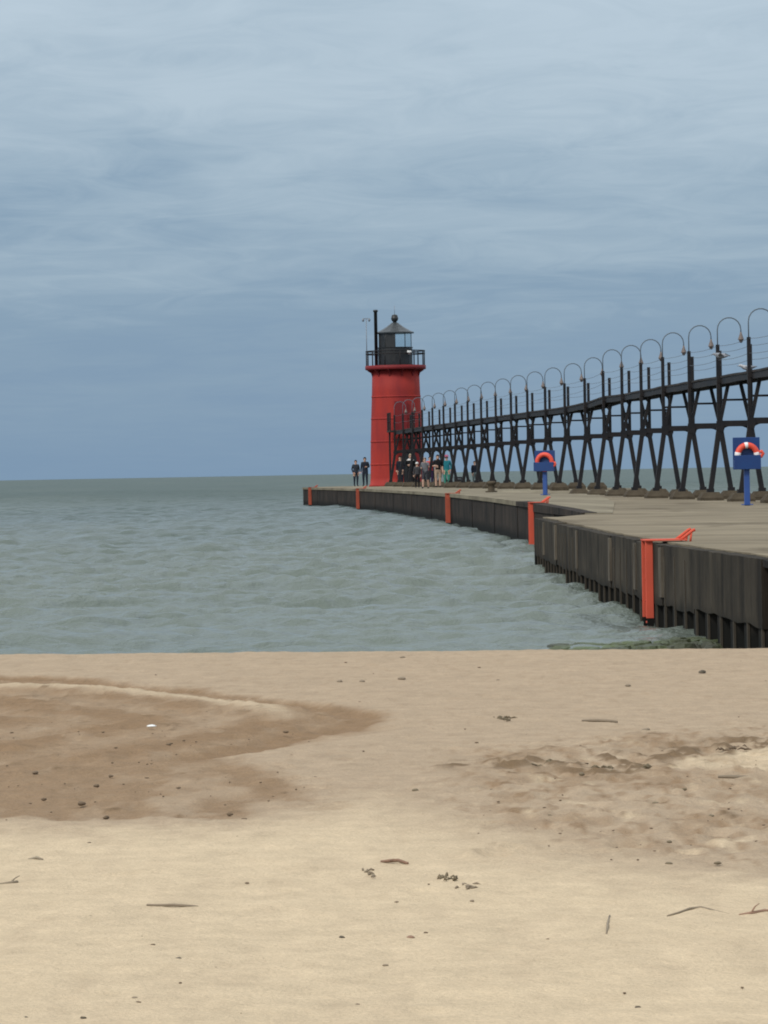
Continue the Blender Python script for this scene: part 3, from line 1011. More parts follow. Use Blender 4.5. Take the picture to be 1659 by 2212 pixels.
def trestle_meshes(base_z, up):
    """Every member of one trestle, local origin on the pier deck under its middle."""
    bz = BEAM_Z - base_z                    # mid beam
    dz = bz + up                            # walkway top
    ft = 0.26
    bx, nx, tx = 0.75, 0.447, 0.175         # half widths at foot, mid beam and top

    def lx(z):
        return bx + (nx - bx) * (z - ft) / (bz - ft) if z < bz else nx + (tx - nx) * (z - bz) / (dz - 0.2 - bz)
    ms = {'beam': box_me('trestle', -nx - 0.09, nx + 0.09, -0.055, 0.055, bz - 0.085, bz + 0.085, 0.006)}
    for s, k in ((-1, 'l'), (1, 'r')):
        bm = bmesh.new()
        add_bar(bm, (s * bx, 0, ft - 0.02), (s * nx, 0, bz), 0.140, 0.115)
        add_bar(bm, (s * nx, 0.004, bz - 0.02), (s * tx, 0.004, dz - 0.2), 0.098, 0.09)
        add_box(bm, s * bx - 0.10, s * bx + 0.10, -0.09, 0.09, ft + 0.001, ft + 0.10)      # shoe
        ms['leg_' + k] = finish(bm, 'leg')
        ms['post_' + k] = box_me('post', s * 0.47 - 0.05, s * 0.47 + 0.05, -0.047, 0.043, bz + 0.06, dz + 0.90, 0.006)
        ms['gusset_' + k] = plate_me('gusset', arc_gusset(s * (lx(bz - 0.3) + 0.015), bz - 0.08, -s, -1, 0.38), -0.02, 0.02)
        ms['knee_' + k] = plate_me('knee_bracket', arc_gusset(s * 0.43, dz - 0.20, -s, -1, 0.20), -0.018, 0.022)
        ms['node_' + k] = plate_me('node_plate', [(s * nx + 0.13 * math.cos(2 * math.pi * i / 8), bz - 0.05 + 0.17 * math.sin(2 * math.pi * i / 8)) for i in range(8)], -0.072, -0.058)
        # tapered concrete footing
        w0, w1 = 0.34, 0.22
        bm = bmesh.new()
        q = [bm.verts.new((s * bx + a * w, b * w, z)) for z, w in ((-0.05, w0), (0.10, w0), (ft, w1)) for a, b in ((-1, -1), (1, -1), (1, 1), (-1, 1))]
        for r in (0, 4):
            for i in range(4):
                bm.faces.new((q[r + i], q[r + (i + 1) % 4], q[r + 4 + (i + 1) % 4], q[r + 4 + i]))
        bm.faces.new(q[0:4][::-1]); bm.faces.new(q[8:12])
        ms['footing_' + k] = finish(bm, 'footing')
    ms['strut'] = box_me('strut', -0.43, 0.43, -0.03, 0.034, bz + 0.65, bz + 0.71)
    ms['cap'] = box_me('cap_beam', -0.50, 0.50, -0.06, 0.056, dz - 0.20, dz - 0.062)
    # lamp arm: pipe up from the left post, arch over, lamp on the right
    pts = [(-0.47, 0, dz + 0.80), (-0.47, 0, dz + 1.32)]
    for i in range(1, 10):
        a = math.pi * (1 - i / 9)
        pts.append((-0.13 + 0.34 * math.cos(a), 0, dz + 1.33 + 0.34 * math.sin(a)))
    pts.append((0.21, 0, dz + 1.24))
    ms['arm'] = tube_me('lamp_arm', pts, 0.017, 8)
    lamp = lathe_me('lamp', [(0.025, 0.0), (0.035, -0.06), (0.05, -0.10), (0.085, -0.20), (0.09, -0.215), (0.06, -0.235), (0.0445, -0.29), (0.02, -0.31)], 12)
    for vv in lamp.vertices:
        vv.co.x += 0.21
        vv.co.z += dz + 1.25
    ms['lamp'] = lamp
    for k, m in ms.items():
        mat = 'footing' if k.startswith('footing') else 'pipe' if k == 'arm' else 'lamp' if k == 'lamp' else 'steel'
        m.materials.append(M[mat])
    return ms


cache = {}
tops = []
for i, (x, y) in enumerate(ST):
    base = float(np.interp(y, [95, 136, 147, 230], [0.90, 0.905, FAR_Z, FAR_Z])) if y < 147 else FAR_Z
    base = 0.90 if y < 143 else FAR_Z
    up = round(DECK_UP(y), 2)
    key = (base, up)
    if key not in cache:
        cache[key] = trestle_meshes(base, up)
    ms = cache[key]
    j0, j1 = max(i - 1, 0), min(i + 1, len(ST) - 1)
    ang = math.atan2(ST[j1][1] - ST[j0][1], ST[j1][0] - ST[j0][0]) - math.pi / 2
    t = obj('trestle', ms['beam'], catwalk)
    t.matrix_parent_inverse = CW_INV
    t.location = (x, y, base)
    t.rotation_euler = (0, 0, ang)
    for k, nm in (('leg_l', 'leg'), ('leg_r', 'leg'), ('post_l', 'post'), ('post_r', 'post'), ('gusset_l', 'gusset'), ('gusset_r', 'gusset'), ('knee_l', 'knee_bracket'),
                  ('knee_r', 'knee_bracket'), ('node_l', 'node_plate'), ('node_r', 'node_plate'), ('footing_l', 'footing'), ('footing_r', 'footing'), ('strut', 'strut'), ('cap', 'cap_beam')):
        obj(nm, ms[k], t)
    la = obj('lamp_arm', ms['arm'], catwalk)
    la.matrix_parent_inverse = CW_INV
    la.location = t.location
    la.rotation_euler = t.rotation_euler
    obj('lamp', ms['lamp'], la)
    c, sn = math.cos(ang), math.sin(ang)
    tops.append((Vector((x, y, BEAM_Z + up)), Vector((c, sn, 0))))
for i, ((p0, s0), (p1, s1)) in enumerate(zip(tops, tops[1:])):
    d = (p1 - p0)
    g = d.normalized() * 0.006

    def ribbon(name, x0, x1, z0, z1, segs=4, sag=0.0):
        bm = bmesh.new()
        rows = []
        for k in range(segs + 1):
            t = k / segs
            p = (p0 + g).lerp(p1 - g, t)
            s_ = s0.lerp(s1, t)
            dz = -sag * 4 * t * (1 - t) + (rng.uniform(-0.012, 0.012) if 0 < k < segs else 0)
            rows.append([bm.verts.new(p + s_ * a + Vector((0, 0, b + dz))) for a, b in ((x0, z0), (x1, z0), (x1, z1), (x0, z1))])
        for a, b in zip(rows, rows[1:]):
            for k in range(4):
                bm.faces.new((a[k], a[(k + 1) % 4], b[(k + 1) % 4], b[k]))
        bm.faces.new(rows[0][::-1]); bm.faces.new(rows[-1])
        return finish(bm, name)
    w = obj('walkway_span', ribbon('walkway_span', -0.42, 0.42, -0.06, 0.0), catwalk, 'walk')
    w.matrix_parent_inverse = CW_INV
    for a in (-1, 1):
        st = obj('stringer', ribbon('stringer', a * 0.36 - 0.035, a * 0.36 + 0.035, -0.235, -0.062), w, 'steel')
        for h in (0.86, 0.46):
            pts = []
            for k in range(5):
                t = k / 4
                p = p0.lerp(p1, t) + s0.lerp(s1, t) * a * 0.47
                pts.append(p + Vector((0, 0, h - 0.05 * 4 * t * (1 - t))))
            cb = obj('rail_cable', tube_me('rail_cable', pts, 0.0065, 5), catwalk, 'cable')
            cb.matrix_parent_inverse = CW_INV
# landing in front of the tower
lp, ls = tops[-1]
ang = math.atan2(ls.y, ls.x)
ld = obj('landing', box_me('landing', -0.75, 0.75, 0.02, 1.9, -0.10, 0.012), catwalk, 'walk')
ld.matrix_parent_inverse = CW_INV
ld.location = lp
ld.rotation_euler = (0, 0, ang)
for x, y in ((-0.70, 0.1), (-0.70, 1.0), (-0.70, 1.85), (0.70, 0.1), (0.70, 1.0)):
    obj('post', box_me('post', x - 0.035, x + 0.035, y - 0.035, y + 0.035, 0.012, 1.05), ld, 'steel')
for x in (-0.70, 0.70):
    for z in (0.55, 1.0):
        obj('rail', box_me('rail', x - 0.02, x + 0.02, 0.1, 1.85, z - 0.02, z + 0.02), ld, 'steel')
for x in (-0.62, 0.62):
    obj('landing_leg', box_me('landing_leg', x - 0.05, x + 0.05, 1.5, 1.6, FAR_Z - lp.z, -0.102), ld, 'steel')

# ------------------------------------------------------------------ lighthouse
LX, LY, LZ = 0.84, 221.0, FAR_Z
lh = empty('lighthouse', (LX, LY, LZ))
tag(lh, 'red round lighthouse tower with black lantern room standing at the end of the pier', 'lighthouse')
zz = lambda p: (1910 - p) * 0.01507
tower_prof = [(1.70, -0.02), (1.70, 0.10), (1.63, 0.12), (1.60, 0.5), (1.565, 2.2), (1.50, 4.0), (1.43, 5.6), (1.395, 6.90)]
tw = obj('tower', lathe_me('tower', tower_prof, 48), lh, 'red')
for z, r in ((1.3, 1.592), (2.65, 1.558), (4.0, 1.508), (5.3, 1.452)):
    obj('plate_seam', lathe_me('plate_seam', [(r - 0.02, z - 0.05), (r + 0.012, z - 0.045), (r + 0.010, z + 0.045), (r - 0.022, z + 0.05)], 48, cap=False), tw, 'red')
g0, g1 = zz(1455), zz(1436)
gal = obj('gallery', lathe_me('gallery', [(1.36, g0 + 0.03), (1.76, g0 + 0.04), (1.80, g0 + 0.07), (1.80, g1), (1.0, g1 + 0.004)], 48), lh, 'red_trim')
for k in range(12):
    a = 2 * math.pi * (k + 0.5) / 12
    bm = bmesh.new()
    o = [(1.37, g0 - 0.36), (1.43, g0 - 0.36), (1.50, g0 - 0.14), (1.72, g0 + 0.0), (1.72, g0 + 0.028), (1.37, g0 + 0.028)]
    me = plate_me('corbel', o, -0.045, 0.045)
    c = obj('corbel', me, gal, 'red_trim')
    c.rotation_euler = (0, 0, a)
# gallery railing
rt = zz(1377)
for k in range(12):
    a = 2 * math.pi * (k + 0.3) / 12
    x, y = 1.74 * math.cos(a), 1.74 * math.sin(a)
    obj('railing_post', tube_me('railing_post', [(x, y, g1 - 0.05), (x, y, rt)], 0.035, 8), lh, 'steel')
for z in (rt - 0.03, rt - 0.20):
    bm = bmesh.new()
    n = 48
    add_tube(bm, [(1.74 * math.cos(2 * math.pi * k / n), 1.74 * math.sin(2 * math.pi * k / n), z) for k in range(n + 1)], 0.034, 6)
    obj('railing_hoop', finish(bm, 'railing_hoop', True), lh, 'steel')
# lantern room: parapet, ten sided lantern, roof
pw = zz(1364)
obj('parapet', lathe_me('parapet', [(1.06, g1 - 0.02), (1.06, g1 + 0.06), (1.02, g1 + 0.07), (1.02, pw - 0.05), (1.06, pw - 0.03), (1.06, pw)], 20, smooth=False), lh, 'black')
wt = zz(1310)
for k in range(10):
    a0, a1 = 2 * math.pi * (k - 0.5) / 10, 2 * math.pi * (k + 0.5) / 10
    rr = 1.0
    p0 = Vector((rr * math.cos(a0), rr * math.sin(a0), 0))
    p1 = Vector((rr * math.cos(a1), rr * math.sin(a1), 0))
    glazed = k in (0, 1, 2, 8, 9)
    mid = (p0 + p1) / 2
    q0, q1 = p0 + (p1 - p0) * 0.03, p1 - (p1 - p0) * 0.03
    bm = bmesh.new()
    add_bar(bm, (q0.x, q0.y, (pw + wt) / 2), (q1.x, q1.y, (pw + wt) / 2), wt - pw - 0.002, 0.02, up=mid.normalized())
    obj('pane' if glazed else 'blind_panel', finish(bm, 'pane' if glazed else 'blind_panel'), lh, 'glass' if glazed else 'black')
    obj('glazing_bar', tube_me('glazing_bar', [(p0.x, p0.y, pw - 0.01), (p0.x, p0.y, wt + 0.01)], 0.020, 6), lh, 'black')
ez, nz_ = zz(1308), zz(1267)
rf = obj('roof', lathe_me('roof', [(1.00, ez - 0.03), (1.13, ez - 0.03), (1.13, ez + 0.04), (0.88, ez + 0.15), (0.55, ez + 0.34), (0.30, ez + 0.52), (0.18, nz_), (0.10, nz_ + 0.02)], 10, smooth=False), lh, 'roof')
obj('vent_ball', lathe_me('vent_ball', [(0.11, nz_ - 0.02), (0.11, nz_ + 0.06), (0.15, nz_ + 0.09), (0.20, nz_ + 0.17), (0.215, nz_ + 0.26), (0.19, nz_ + 0.35), (0.17, nz_ + 0.37), (0.19, nz_ + 0.40), (0.12, nz_ + 0.47), (0.03, nz_ + 0.49)], 20), rf, 'black')
obj('lightning_rod', tube_me('lightning_rod', [(0, 0, nz_ + 0.44), (0, 0, zz(1200))], 0.013, 6), rf, 'grey_metal')
# stove pipe beside the lantern
pt = zz(1216)
sp_ = obj('stove_pipe', lathe_me('stove_pipe', [(0.10, g1 - 0.01), (0.10, pt - 0.14), (0.13, pt - 0.13), (0.15, pt - 0.04), (0.11, pt)], 14), lh, 'black')
sp_.location = (-1.13, -0.28, 0)
# instrument mast on the railing
mt = zz(1250)
ms_ = obj('instrument_mast', tube_me('instrument_mast', [(-1.69, -0.38, g1), (-1.69, -0.38, mt)], 0.024, 6), lh, 'grey_metal')
obj('cross_arm', box_me('cross_arm', -1.89, -1.49, -0.40, -0.36, mt - 0.02, mt + 0.02), ms_, 'grey_metal')
for x in (-1.87, -1.51):
    obj('wind_cup', lathe_me('wind_cup', [(0.02, 0.0), (0.06, -0.05), (0.065, -0.16), (0.03, -0.20)], 8), ms_, 'grey_metal').location = (x, -0.38, mt + 0.02)
hl = obj('signal_lamp', lathe_me('signal_lamp', [(0.06, -0.12), (0.11, -0.10), (0.14, 0.0), (0.13, 0.03), (0.05, 0.05)], 16), lh, 'white')
hl.location = (0.83, -0.82, zz(1182 + 840 / 4.1475))
hl.rotation_euler = (R(90), 0, R(15))
# door, porthole windows
da = R(-62)
dr = obj('door', plate_me('door', [(-0.42, 0.12), (0.42, 0.12), (0.42, 1.65), (0.30, 1.90), (0, 2.0), (-0.30, 1.90), (-0.42, 1.65)], -0.06, 0.22), lh, 'black')
dr.location = (1.58 * math.cos(da), 1.58 * math.sin(da), 0)
dr.rotation_euler = (0, 0, da + math.pi / 2)
obj('handle', tube_me('handle', [(0.28, -0.10, 0.95), (0.28, -0.10, 1.15)], 0.018, 6), dr, 'grey_metal')
door2 = obj('door', plate_me('door', [(-0.36, 3.25), (0.36, 3.25), (0.36, 5.0), (-0.36, 5.0)], -0.05, 0.22), lh, 'red_trim')
da = R(-80)
door2.location = (1.50 * math.cos(da), 1.50 * math.sin(da), 0)
door2.rotation_euler = (0, 0, da + math.pi / 2)

# ------------------------------------------------------------------ life ring stations


def ring_meshes(rmaj, rmin, bands):
    """Ring in the x,z plane split into orange body and white band sleeves."""
    def torus(a0, a1, n, r):
        bm = bmesh.new()
        add_tube(bm, [(rmaj * math.cos(a0 + (a1 - a0) * k / n), 0, rmaj * math.sin(a0 + (a1 - a0) * k / n)) for k in range(n + 1)], r, 12)
        return finish(bm, 'life_ring', True)
    body = torus(0, 2 * math.pi, 40, rmin)
    return body, [torus(b - 0.16, b + 0.16, 4, rmin * 1.06) for b in bands]


def make_station(loc, rotz, label, w=0.66, h=0.78, low=0.86, ring_label='', ring_tilt=0.0, band=(96, 174, 6), open_side=True):
    st = empty('life_ring_station', loc, rotz)
    tag(st, label, 'life ring stand', 'blue life ring stands on the pier')
    obj('post', box_me('post', -0.065, 0.065, -0.05, 0.06, -0.02, low + 0.05, 0.008), st, 'blue_post')
    obj('base_plate', box_me('base_plate', -0.13, 0.13, -0.11, 0.12, -0.005, 0.018), st, 'blue_post')
    obj('back_board', box_me('back_board', -w / 2, w / 2, 0.0, 0.03, low, low + h, 0.006), st, 'blue')
    obj('front_board', box_me('front_board', -w / 2 + 0.004, w / 2 - 0.004, -0.17, -0.145, low + 0.004, low + 0.44 * h, 0.005), st, 'blue')
    obj('bottom_board', box_me('bottom_board', -w / 2 + 0.008, w / 2 - 0.008, -0.143, -0.002, low + 0.008, low + 0.03), st, 'blue')
    for s_ in (-1, 1):
        obj('side_board', box_me('side_board', min(s_ * (w / 2 - 0.010), s_ * (w / 2 - 0.034)), max(s_ * (w / 2 - 0.010), s_ * (w / 2 - 0.034)), -0.143, -0.002, low + 0.032, low + 0.30 * h), st, 'blue')
    body, bands = ring_meshes(0.235, 0.072, [R(b) for b in band])
    rg = empty('life_ring', (0, 0, 0))
    Lm = Matrix.Translation(Vector(loc)) @ Matrix.Rotation(rotz, 4, 'Z')
    rg.matrix_world = Lm @ Matrix.Translation(Vector((0.01, -0.074, low + 0.45 * h))) @ Matrix.Rotation(ring_tilt, 4, 'Y')
    tag(rg, ring_label, 'life ring', 'orange life rings')
    obj('ring_body', body, rg, 'ring')
    for b in bands:
        obj('white_band', b, rg, 'ring_band')
    # grab line drooping off the right side
    obj('grab_line', tube_me('grab_line', [(0.27, -0.03, 0.07), (0.34, -0.05, 0.08), (0.38, -0.05, 0.03), (0.33, -0.05, -0.04), (0.25, -0.04, -0.05)], [0.03, 0.045, 0.04, 0.045, 0.03], 8), rg, 'ring')
    return st


make_station((8.84, 90.6, 0.945), R(4), 'large blue board on a post at the right edge holding an orange life ring', ring_label='orange life ring with white bands in the nearer right hand blue stand')
make_station((5.12, 118.0, FAR_Z), R(-16), 'smaller blue board on a post further along the pier left of middle trestles', h=0.66, low=0.74,
             ring_label='plain orange life ring in the farther blue stand, half sunk in its pocket', ring_tilt=R(18), band=(330,))

# ------------------------------------------------------------------ people


def person(loc, height, rotz, label, top, bottom, hair, arms='down', legs='stand', bare_legs=False, bare_arms=False, hat=None, lean=0.0, hair_long=False, shoes=(0.03, 0.03, 0.035), skin='skin'):
    s = height / 1.75
    V, Rr, E, Z = [], [], [], []

    def vert(p, r):
        V.append(Vector(p)); Rr.append(r if isinstance(r, tuple) else (r, r)); return len(V) - 1

    def edge(a, b, zone):
        E.append((a, b)); Z.append(zone)
    ly = lambda z: lean * max(z - 0.95, 0)
    pel = vert((0, 0, 0.96), (0.150, 0.115))
    sp = vert((0, ly(1.14) - 0.005, 1.14), (0.135, 0.105))
    ch = vert((0, ly(1.34) - 0.01, 1.34), (0.160, 0.115))
    nb = vert((0, ly(1.47), 1.475), 0.062)
    h1 = vert((0, ly(1.55) + 0.012, 1.55), 0.066)
    h2 = vert((0, ly(1.63) + 0.015, 1.635), (0.078, 0.092))
    h3 = vert((0, ly(1.71) + 0.008, 1.705), 0.060)
    for a, b, z in ((pel, sp, 'top'), (sp, ch, 'top'), (ch, nb, 'top'), (nb, h1, 'skin'), (h1, h2, 'skin'), (h2, h3, 'skin')):
        edge(a, b, z)
    for sd in (-1, 1):
        cy = ly(1.42)
        sh = vert((sd * 0.190, cy - 0.01, 1.405), 0.062)
        mode = arms if isinstance(arms, str) else arms[0 if sd < 0 else 1]
        if mode == 'down':
            el, wr = (sd * 0.235, cy - 0.02, 1.13), (sd * 0.245, cy + 0.06, 0.88)
        elif mode == 'bent':
            el, wr = (sd * 0.25, cy - 0.05, 1.15), (sd * 0.15, cy + 0.20, 1.16)
        elif mode == 'pocket':
            el, wr = (sd * 0.255, cy - 0.05, 1.14), (sd * 0.215, cy + 0.06, 0.93)
        else:                                            # raised to the face
            el, wr = (sd * 0.26, cy + 0.16, 1.24), (sd * 0.10, cy + 0.24, 1.46)
        e = vert(el, 0.047)
        w = vert(wr, 0.033)
        edge(ch, sh, 'top'); edge(sh, e, 'top'); edge(e, w, 'skin' if bare_arms else 'top')
        d = (Vector(wr) - Vector(el)).normalized()
        pm = vert(Vector(wr) + d * 0.07, (0.040, 0.022))
        edge(w, pm, 'skin')
        side = d.cross(Vector((sd, 0, 0)))
        side = side.normalized() if side.length > 0.1 else Vector((0, 1, 0))
        curl = Vector((-sd * 0.02, 0, 0))
        for fi, (o_, l_) in enumerate(((-0.030, 0.062), (-0.010, 0.074), (0.010, 0.070), (0.030, 0.056))):
            k1 = vert(Vector(wr) + d * (0.07 + l_ * 0.6) + side * o_ + curl * 0.3, 0.0095)
            k2 = vert(Vector(wr) + d * (0.07 + l_ * 1.15) + side * o_ + curl * 1.1, 0.0085)
            edge(pm, k1, 'skin'); edge(k1, k2, 'skin')
        t1 = vert(Vector(wr) + d * 0.055 + side * 0.055, 0.011)
        t2 = vert(Vector(wr) + d * 0.095 + side * 0.068, 0.0095)
        edge(w, t1, 'skin'); edge(t1, t2, 'skin')
    for sd in (-1, 1):
        stp = {'stand': 0.0, 'step': 0.16 * sd, 'wide': 0.0}[legs]
        wd = 0.15 if legs == 'wide' else 0.105
        hp = vert((sd * 0.095, 0, 0.90), (0.100, 0.105))
        kn = vert((sd * wd, stp * 0.6 + 0.01, 0.50), 0.064)
        cf = vert((sd * wd, stp * 0.8 - 0.015, 0.33), 0.056)
        an = vert((sd * wd, stp - 0.02, 0.085), 0.040)
        to = vert((sd * (wd + 0.012), stp + 0.125, 0.038), (0.040, 0.034))
        lower = 'skin' if bare_legs else 'bottom'
        for a, b, z in ((pel, hp, 'bottom'), (hp, kn, 'bottom'), (kn, cf, lower), (cf, an, lower), (an, to, 'shoe')):
            edge(a, b, z)
    me = bpy.data.meshes.new('skeleton')
    me.from_pydata([tuple(v * s) for v in V], E, [])
    tmp = bpy.data.objects.new('skeleton', me)
    COL.objects.link(tmp)
    sk = tmp.modifiers.new('skin', 'SKIN')
    sk.use_smooth_shade = True
    for i, d in enumerate(me.skin_vertices[0].data):
        k = 1.22 if max(Rr[i]) > 0.03 and i not in (4, 5, 6) else 1.0
        d.radius = (Rr[i][0] * s * k, Rr[i][1] * s * k)
        d.use_root = (i == 0)
    sub = tmp.modifiers.new('sub', 'SUBSURF')
    sub.levels = sub.render_levels = 1
    dg = bpy.context.evaluated_depsgraph_get()
    body = bpy.data.meshes.new_from_object(tmp.evaluated_get(dg))
    bpy.data.objects.remove(tmp)
    body.materials.clear()
    zones = ['top', 'bottom', 'skin', 'shoe']
    for m in (cloth(*top), cloth(*bottom), M[skin], cloth('shoe %.2f' % shoes[0], shoes)):
        body.materials.append(m)
    for p in body.polygons:
        c = Vector(p.center) / s
        best, bz = 1e9, 0
        for (a, b), z in zip(E, Z):
            A, B = V[a], V[b]
            ab = B - A
            t = max(0, min(1, (c - A).dot(ab) / ab.length_squared))
            dd = (c - A - ab * t).length
            if dd < best:
                best, bz = dd, zones.index(z)
        p.material_index = bz
        p.use_smooth = True
    # nose
    nose = (V[h2] + Vector((0, 0.088, -0.025))) * s
    for v in body.vertices:
        d = (v.co - nose).length / s
        if d < 0.05:
            v.co.y += 0.018 * s * math.exp(-(d / 0.022) ** 2)
    o = obj('person', body, None, None, loc, rotz)
    tag(o, label, 'person', 'people standing on the pier')
    hc = V[h2] * s
    # hair shell, open over the face
    bm = bmesh.new()
    bmesh.ops.create_icosphere(bm, subdivisions=3, radius=1.0)
    for v in list(bm.verts):
        if v.co.y > 0.30 and v.co.z < 0.42 or (not hair_long and v.co.z < -0.55) or (hair_long and v.co.z < -0.55 and v.co.y > -0.1):
            bm.verts.remove(v)
    for v in bm.verts:
        k = 1.0 + 0.05 * math.sin(v.co.x * 9) * math.sin(v.co.z * 7)
        zs = 0.118 if v.co.z > 0 or not hair_long else 0.26
        v.co = Vector((v.co.x * 0.096 * k, v.co.y * 0.110 * k - 0.004, v.co.z * zs + 0.012)) * s + hc
    obj('hair', finish(bm, 'hair', True), o, cloth(*hair))
    for sd in (-1, 1):
        bm = bmesh.new()
        bmesh.ops.create_icosphere(bm, subdivisions=1, radius=0.011 * s)
        for v in bm.verts:
            v.co += hc + Vector((sd * 0.033, 0.083, 0.008)) * s
        obj('eye', finish(bm, 'eye', True), o, 'stone')
        bm = bmesh.new()
        bmesh.ops.create_icosphere(bm, subdivisions=1, radius=0.026 * s)
        for v in bm.verts:
            v.co = Vector((v.co.x * 0.45, v.co.y * 0.8, v.co.z * 1.3)) + hc + Vector((sd * 0.090, 0.0, -0.015)) * s
        obj('ear', finish(bm, 'ear', True), o, skin)
    if hat:
        me = lathe_me('hat', [(0.175, 0.0), (0.17, 0.012), (0.112, 0.018), (0.108, 0.06), (0.085, 0.10), (0.03, 0.118)] if hat[2] == 'brim' else [(0.112, -0.02), (0.114, 0.02), (0.095, 0.075), (0.05, 0.105), (0.01, 0.112)], 20)
        for v in me.vertices:
            v.co = v.co * s + hc + Vector((0, -0.002, 0.052)) * s
        obj('hat', me, o, cloth(hat[0], hat[1]))
    return o


DARK = ('navy cloth', (0.016, 0.020, 0.032))
BLK = ('black cloth', (0.010, 0.010, 0.012))
DENIM = ('dark denim', (0.022, 0.030, 0.048))
BROWNH = ('brown hair', (0.040, 0.024, 0.014))
BLACKH = ('black hair', (0.012, 0.010, 0.009))
BLOND = ('pale blond hair', (0.50, 0.42, 0.30))
GREYH = ('grey hair', (0.26, 0.25, 0.24))
person((-1.66, 225.2, FAR_Z), 1.60, R(200), 'person in dark clothes standing farthest left beside the red tower', ('slate cloth', (0.035, 0.045, 0.06)), DENIM, BROWNH, 'pocket')
person((-1.10, 224.8, FAR_Z), 1.76, R(165), 'taller person in navy jacket against the left edge of the red tower', DARK, DENIM, BLACKH, ('bent', 'down'))
person((0.98, 213.4, FAR_Z), 1.74, R(150), 'person in long dark navy coat standing before the tower door', ('ink coat', (0.012, 0.014, 0.022)), DARK, BLACKH, 'pocket')
person((1.52, 207.5, FAR_Z), 1.82, R(188), 'pale haired person all in black with a white collar', BLK, BLK, BLOND, ('down', 'bent'), legs='wide')
person((2.02, 178.5, FAR_Z), 1.50, R(160), 'person in grey jacket and shorts with bare legs, nearest of the group', ('grey jacket', (0.15, 0.155, 0.17)), ('dark grey shorts', (0.05, 0.05, 0.062)), GREYH, ('face', 'bent'), bare_legs=True, legs='step', lean=0.12)
person((2.47, 196.0, FAR_Z), 1.62, R(200), 'person in bright red top half hidden in the middle of the group', ('red top', (0.62, 0.06, 0.06)), ('purple trousers', (0.045, 0.028, 0.075)), BLACKH, 'bent')
person((2.76, 188.0, FAR_Z), 1.66, R(185), 'person in black top and tan shorts beside the red top', BLK, ('tan shorts', (0.36, 0.27, 0.20)), BLACKH, ('down', 'bent'), bare_legs=True, bare_arms=True)
person((3.40, 199.5, FAR_Z), 1.66, R(170), 'person in teal jacket and green trousers wearing a pink hat', ('teal jacket', (0.018, 0.17, 0.21)), ('green trousers', (0.05, 0.25, 0.19)), BROWNH, 'pocket', hat=('pink hat', (0.50, 0.15, 0.24), 'brim'))
person((4.92, 200.5, FAR_Z), 1.34, R(210), 'child in navy top and grey trousers behind the trestle legs, right of the group', DARK, ('sage trousers', (0.15, 0.18, 0.18)), BROWNH, 'down')
person((1.72, 189.0, FAR_Z), 1.28, R(175), 'small child in a white cap between the black clad person and the grey jacket', ('charcoal top', (0.05, 0.05, 0.055)), BLK, BROWNH, 'down', hat=('white cap', (0.70, 0.70, 0.68), 'cap'))
# white collar scarf on the pale haired person, held as a child of the body
bk = [o for o in COL.objects if o.get('label', '').startswith('pale haired')][0]
col_me = lathe_me('collar', [(0.085, 1.41), (0.20, 1.385), (0.205, 1.42), (0.13, 1.49), (0.075, 1.505)], 20)
for v in col_me.vertices:
    v.co = Vector((v.co.x * 1.04, v.co.y * 0.74, v.co.z)) * (1.82 / 1.75)
col_me.name = 'collar'
obj('collar', col_me, bk, cloth('white collar', (0.62, 0.60, 0.58)))

# small objects on the pier
bn = empty('storage_bin', (3.98, 196.6, FAR_Z), R(8))
tag(bn, 'low dark lidded bin beside the person in teal', 'bin')
obj('bin_body', box_me('bin_body', -0.24, 0.24, -0.20, 0.20, 0.0, 0.46, 0.02), bn, 'black')
obj('lid', box_me('lid', -0.26, 0.26, -0.22, 0.22, 0.462, 0.52, 0.015), bn, 'roof')
obj('handle', tube_me('handle', [(-0.1, -0.225, 0.40), (-0.1, -0.27, 0.40), (0.1, -0.27, 0.40), (0.1, -0.225, 0.40)], 0.014, 6), bn, 'grey_metal')
bo = obj('mooring_bollard', lathe_me('mooring_bollard', [(0.22, 0.0), (0.22, 0.04), (0.13, 0.06), (0.12, 0.26), (0.19, 0.31), (0.20, 0.37), (0.12, 0.41)], 16), None, 'footing', (3.98, 137.6, FAR_Z + 0.002))
tag(bo, 'short grey mooring bollard alone on the far deck', 'bollard')


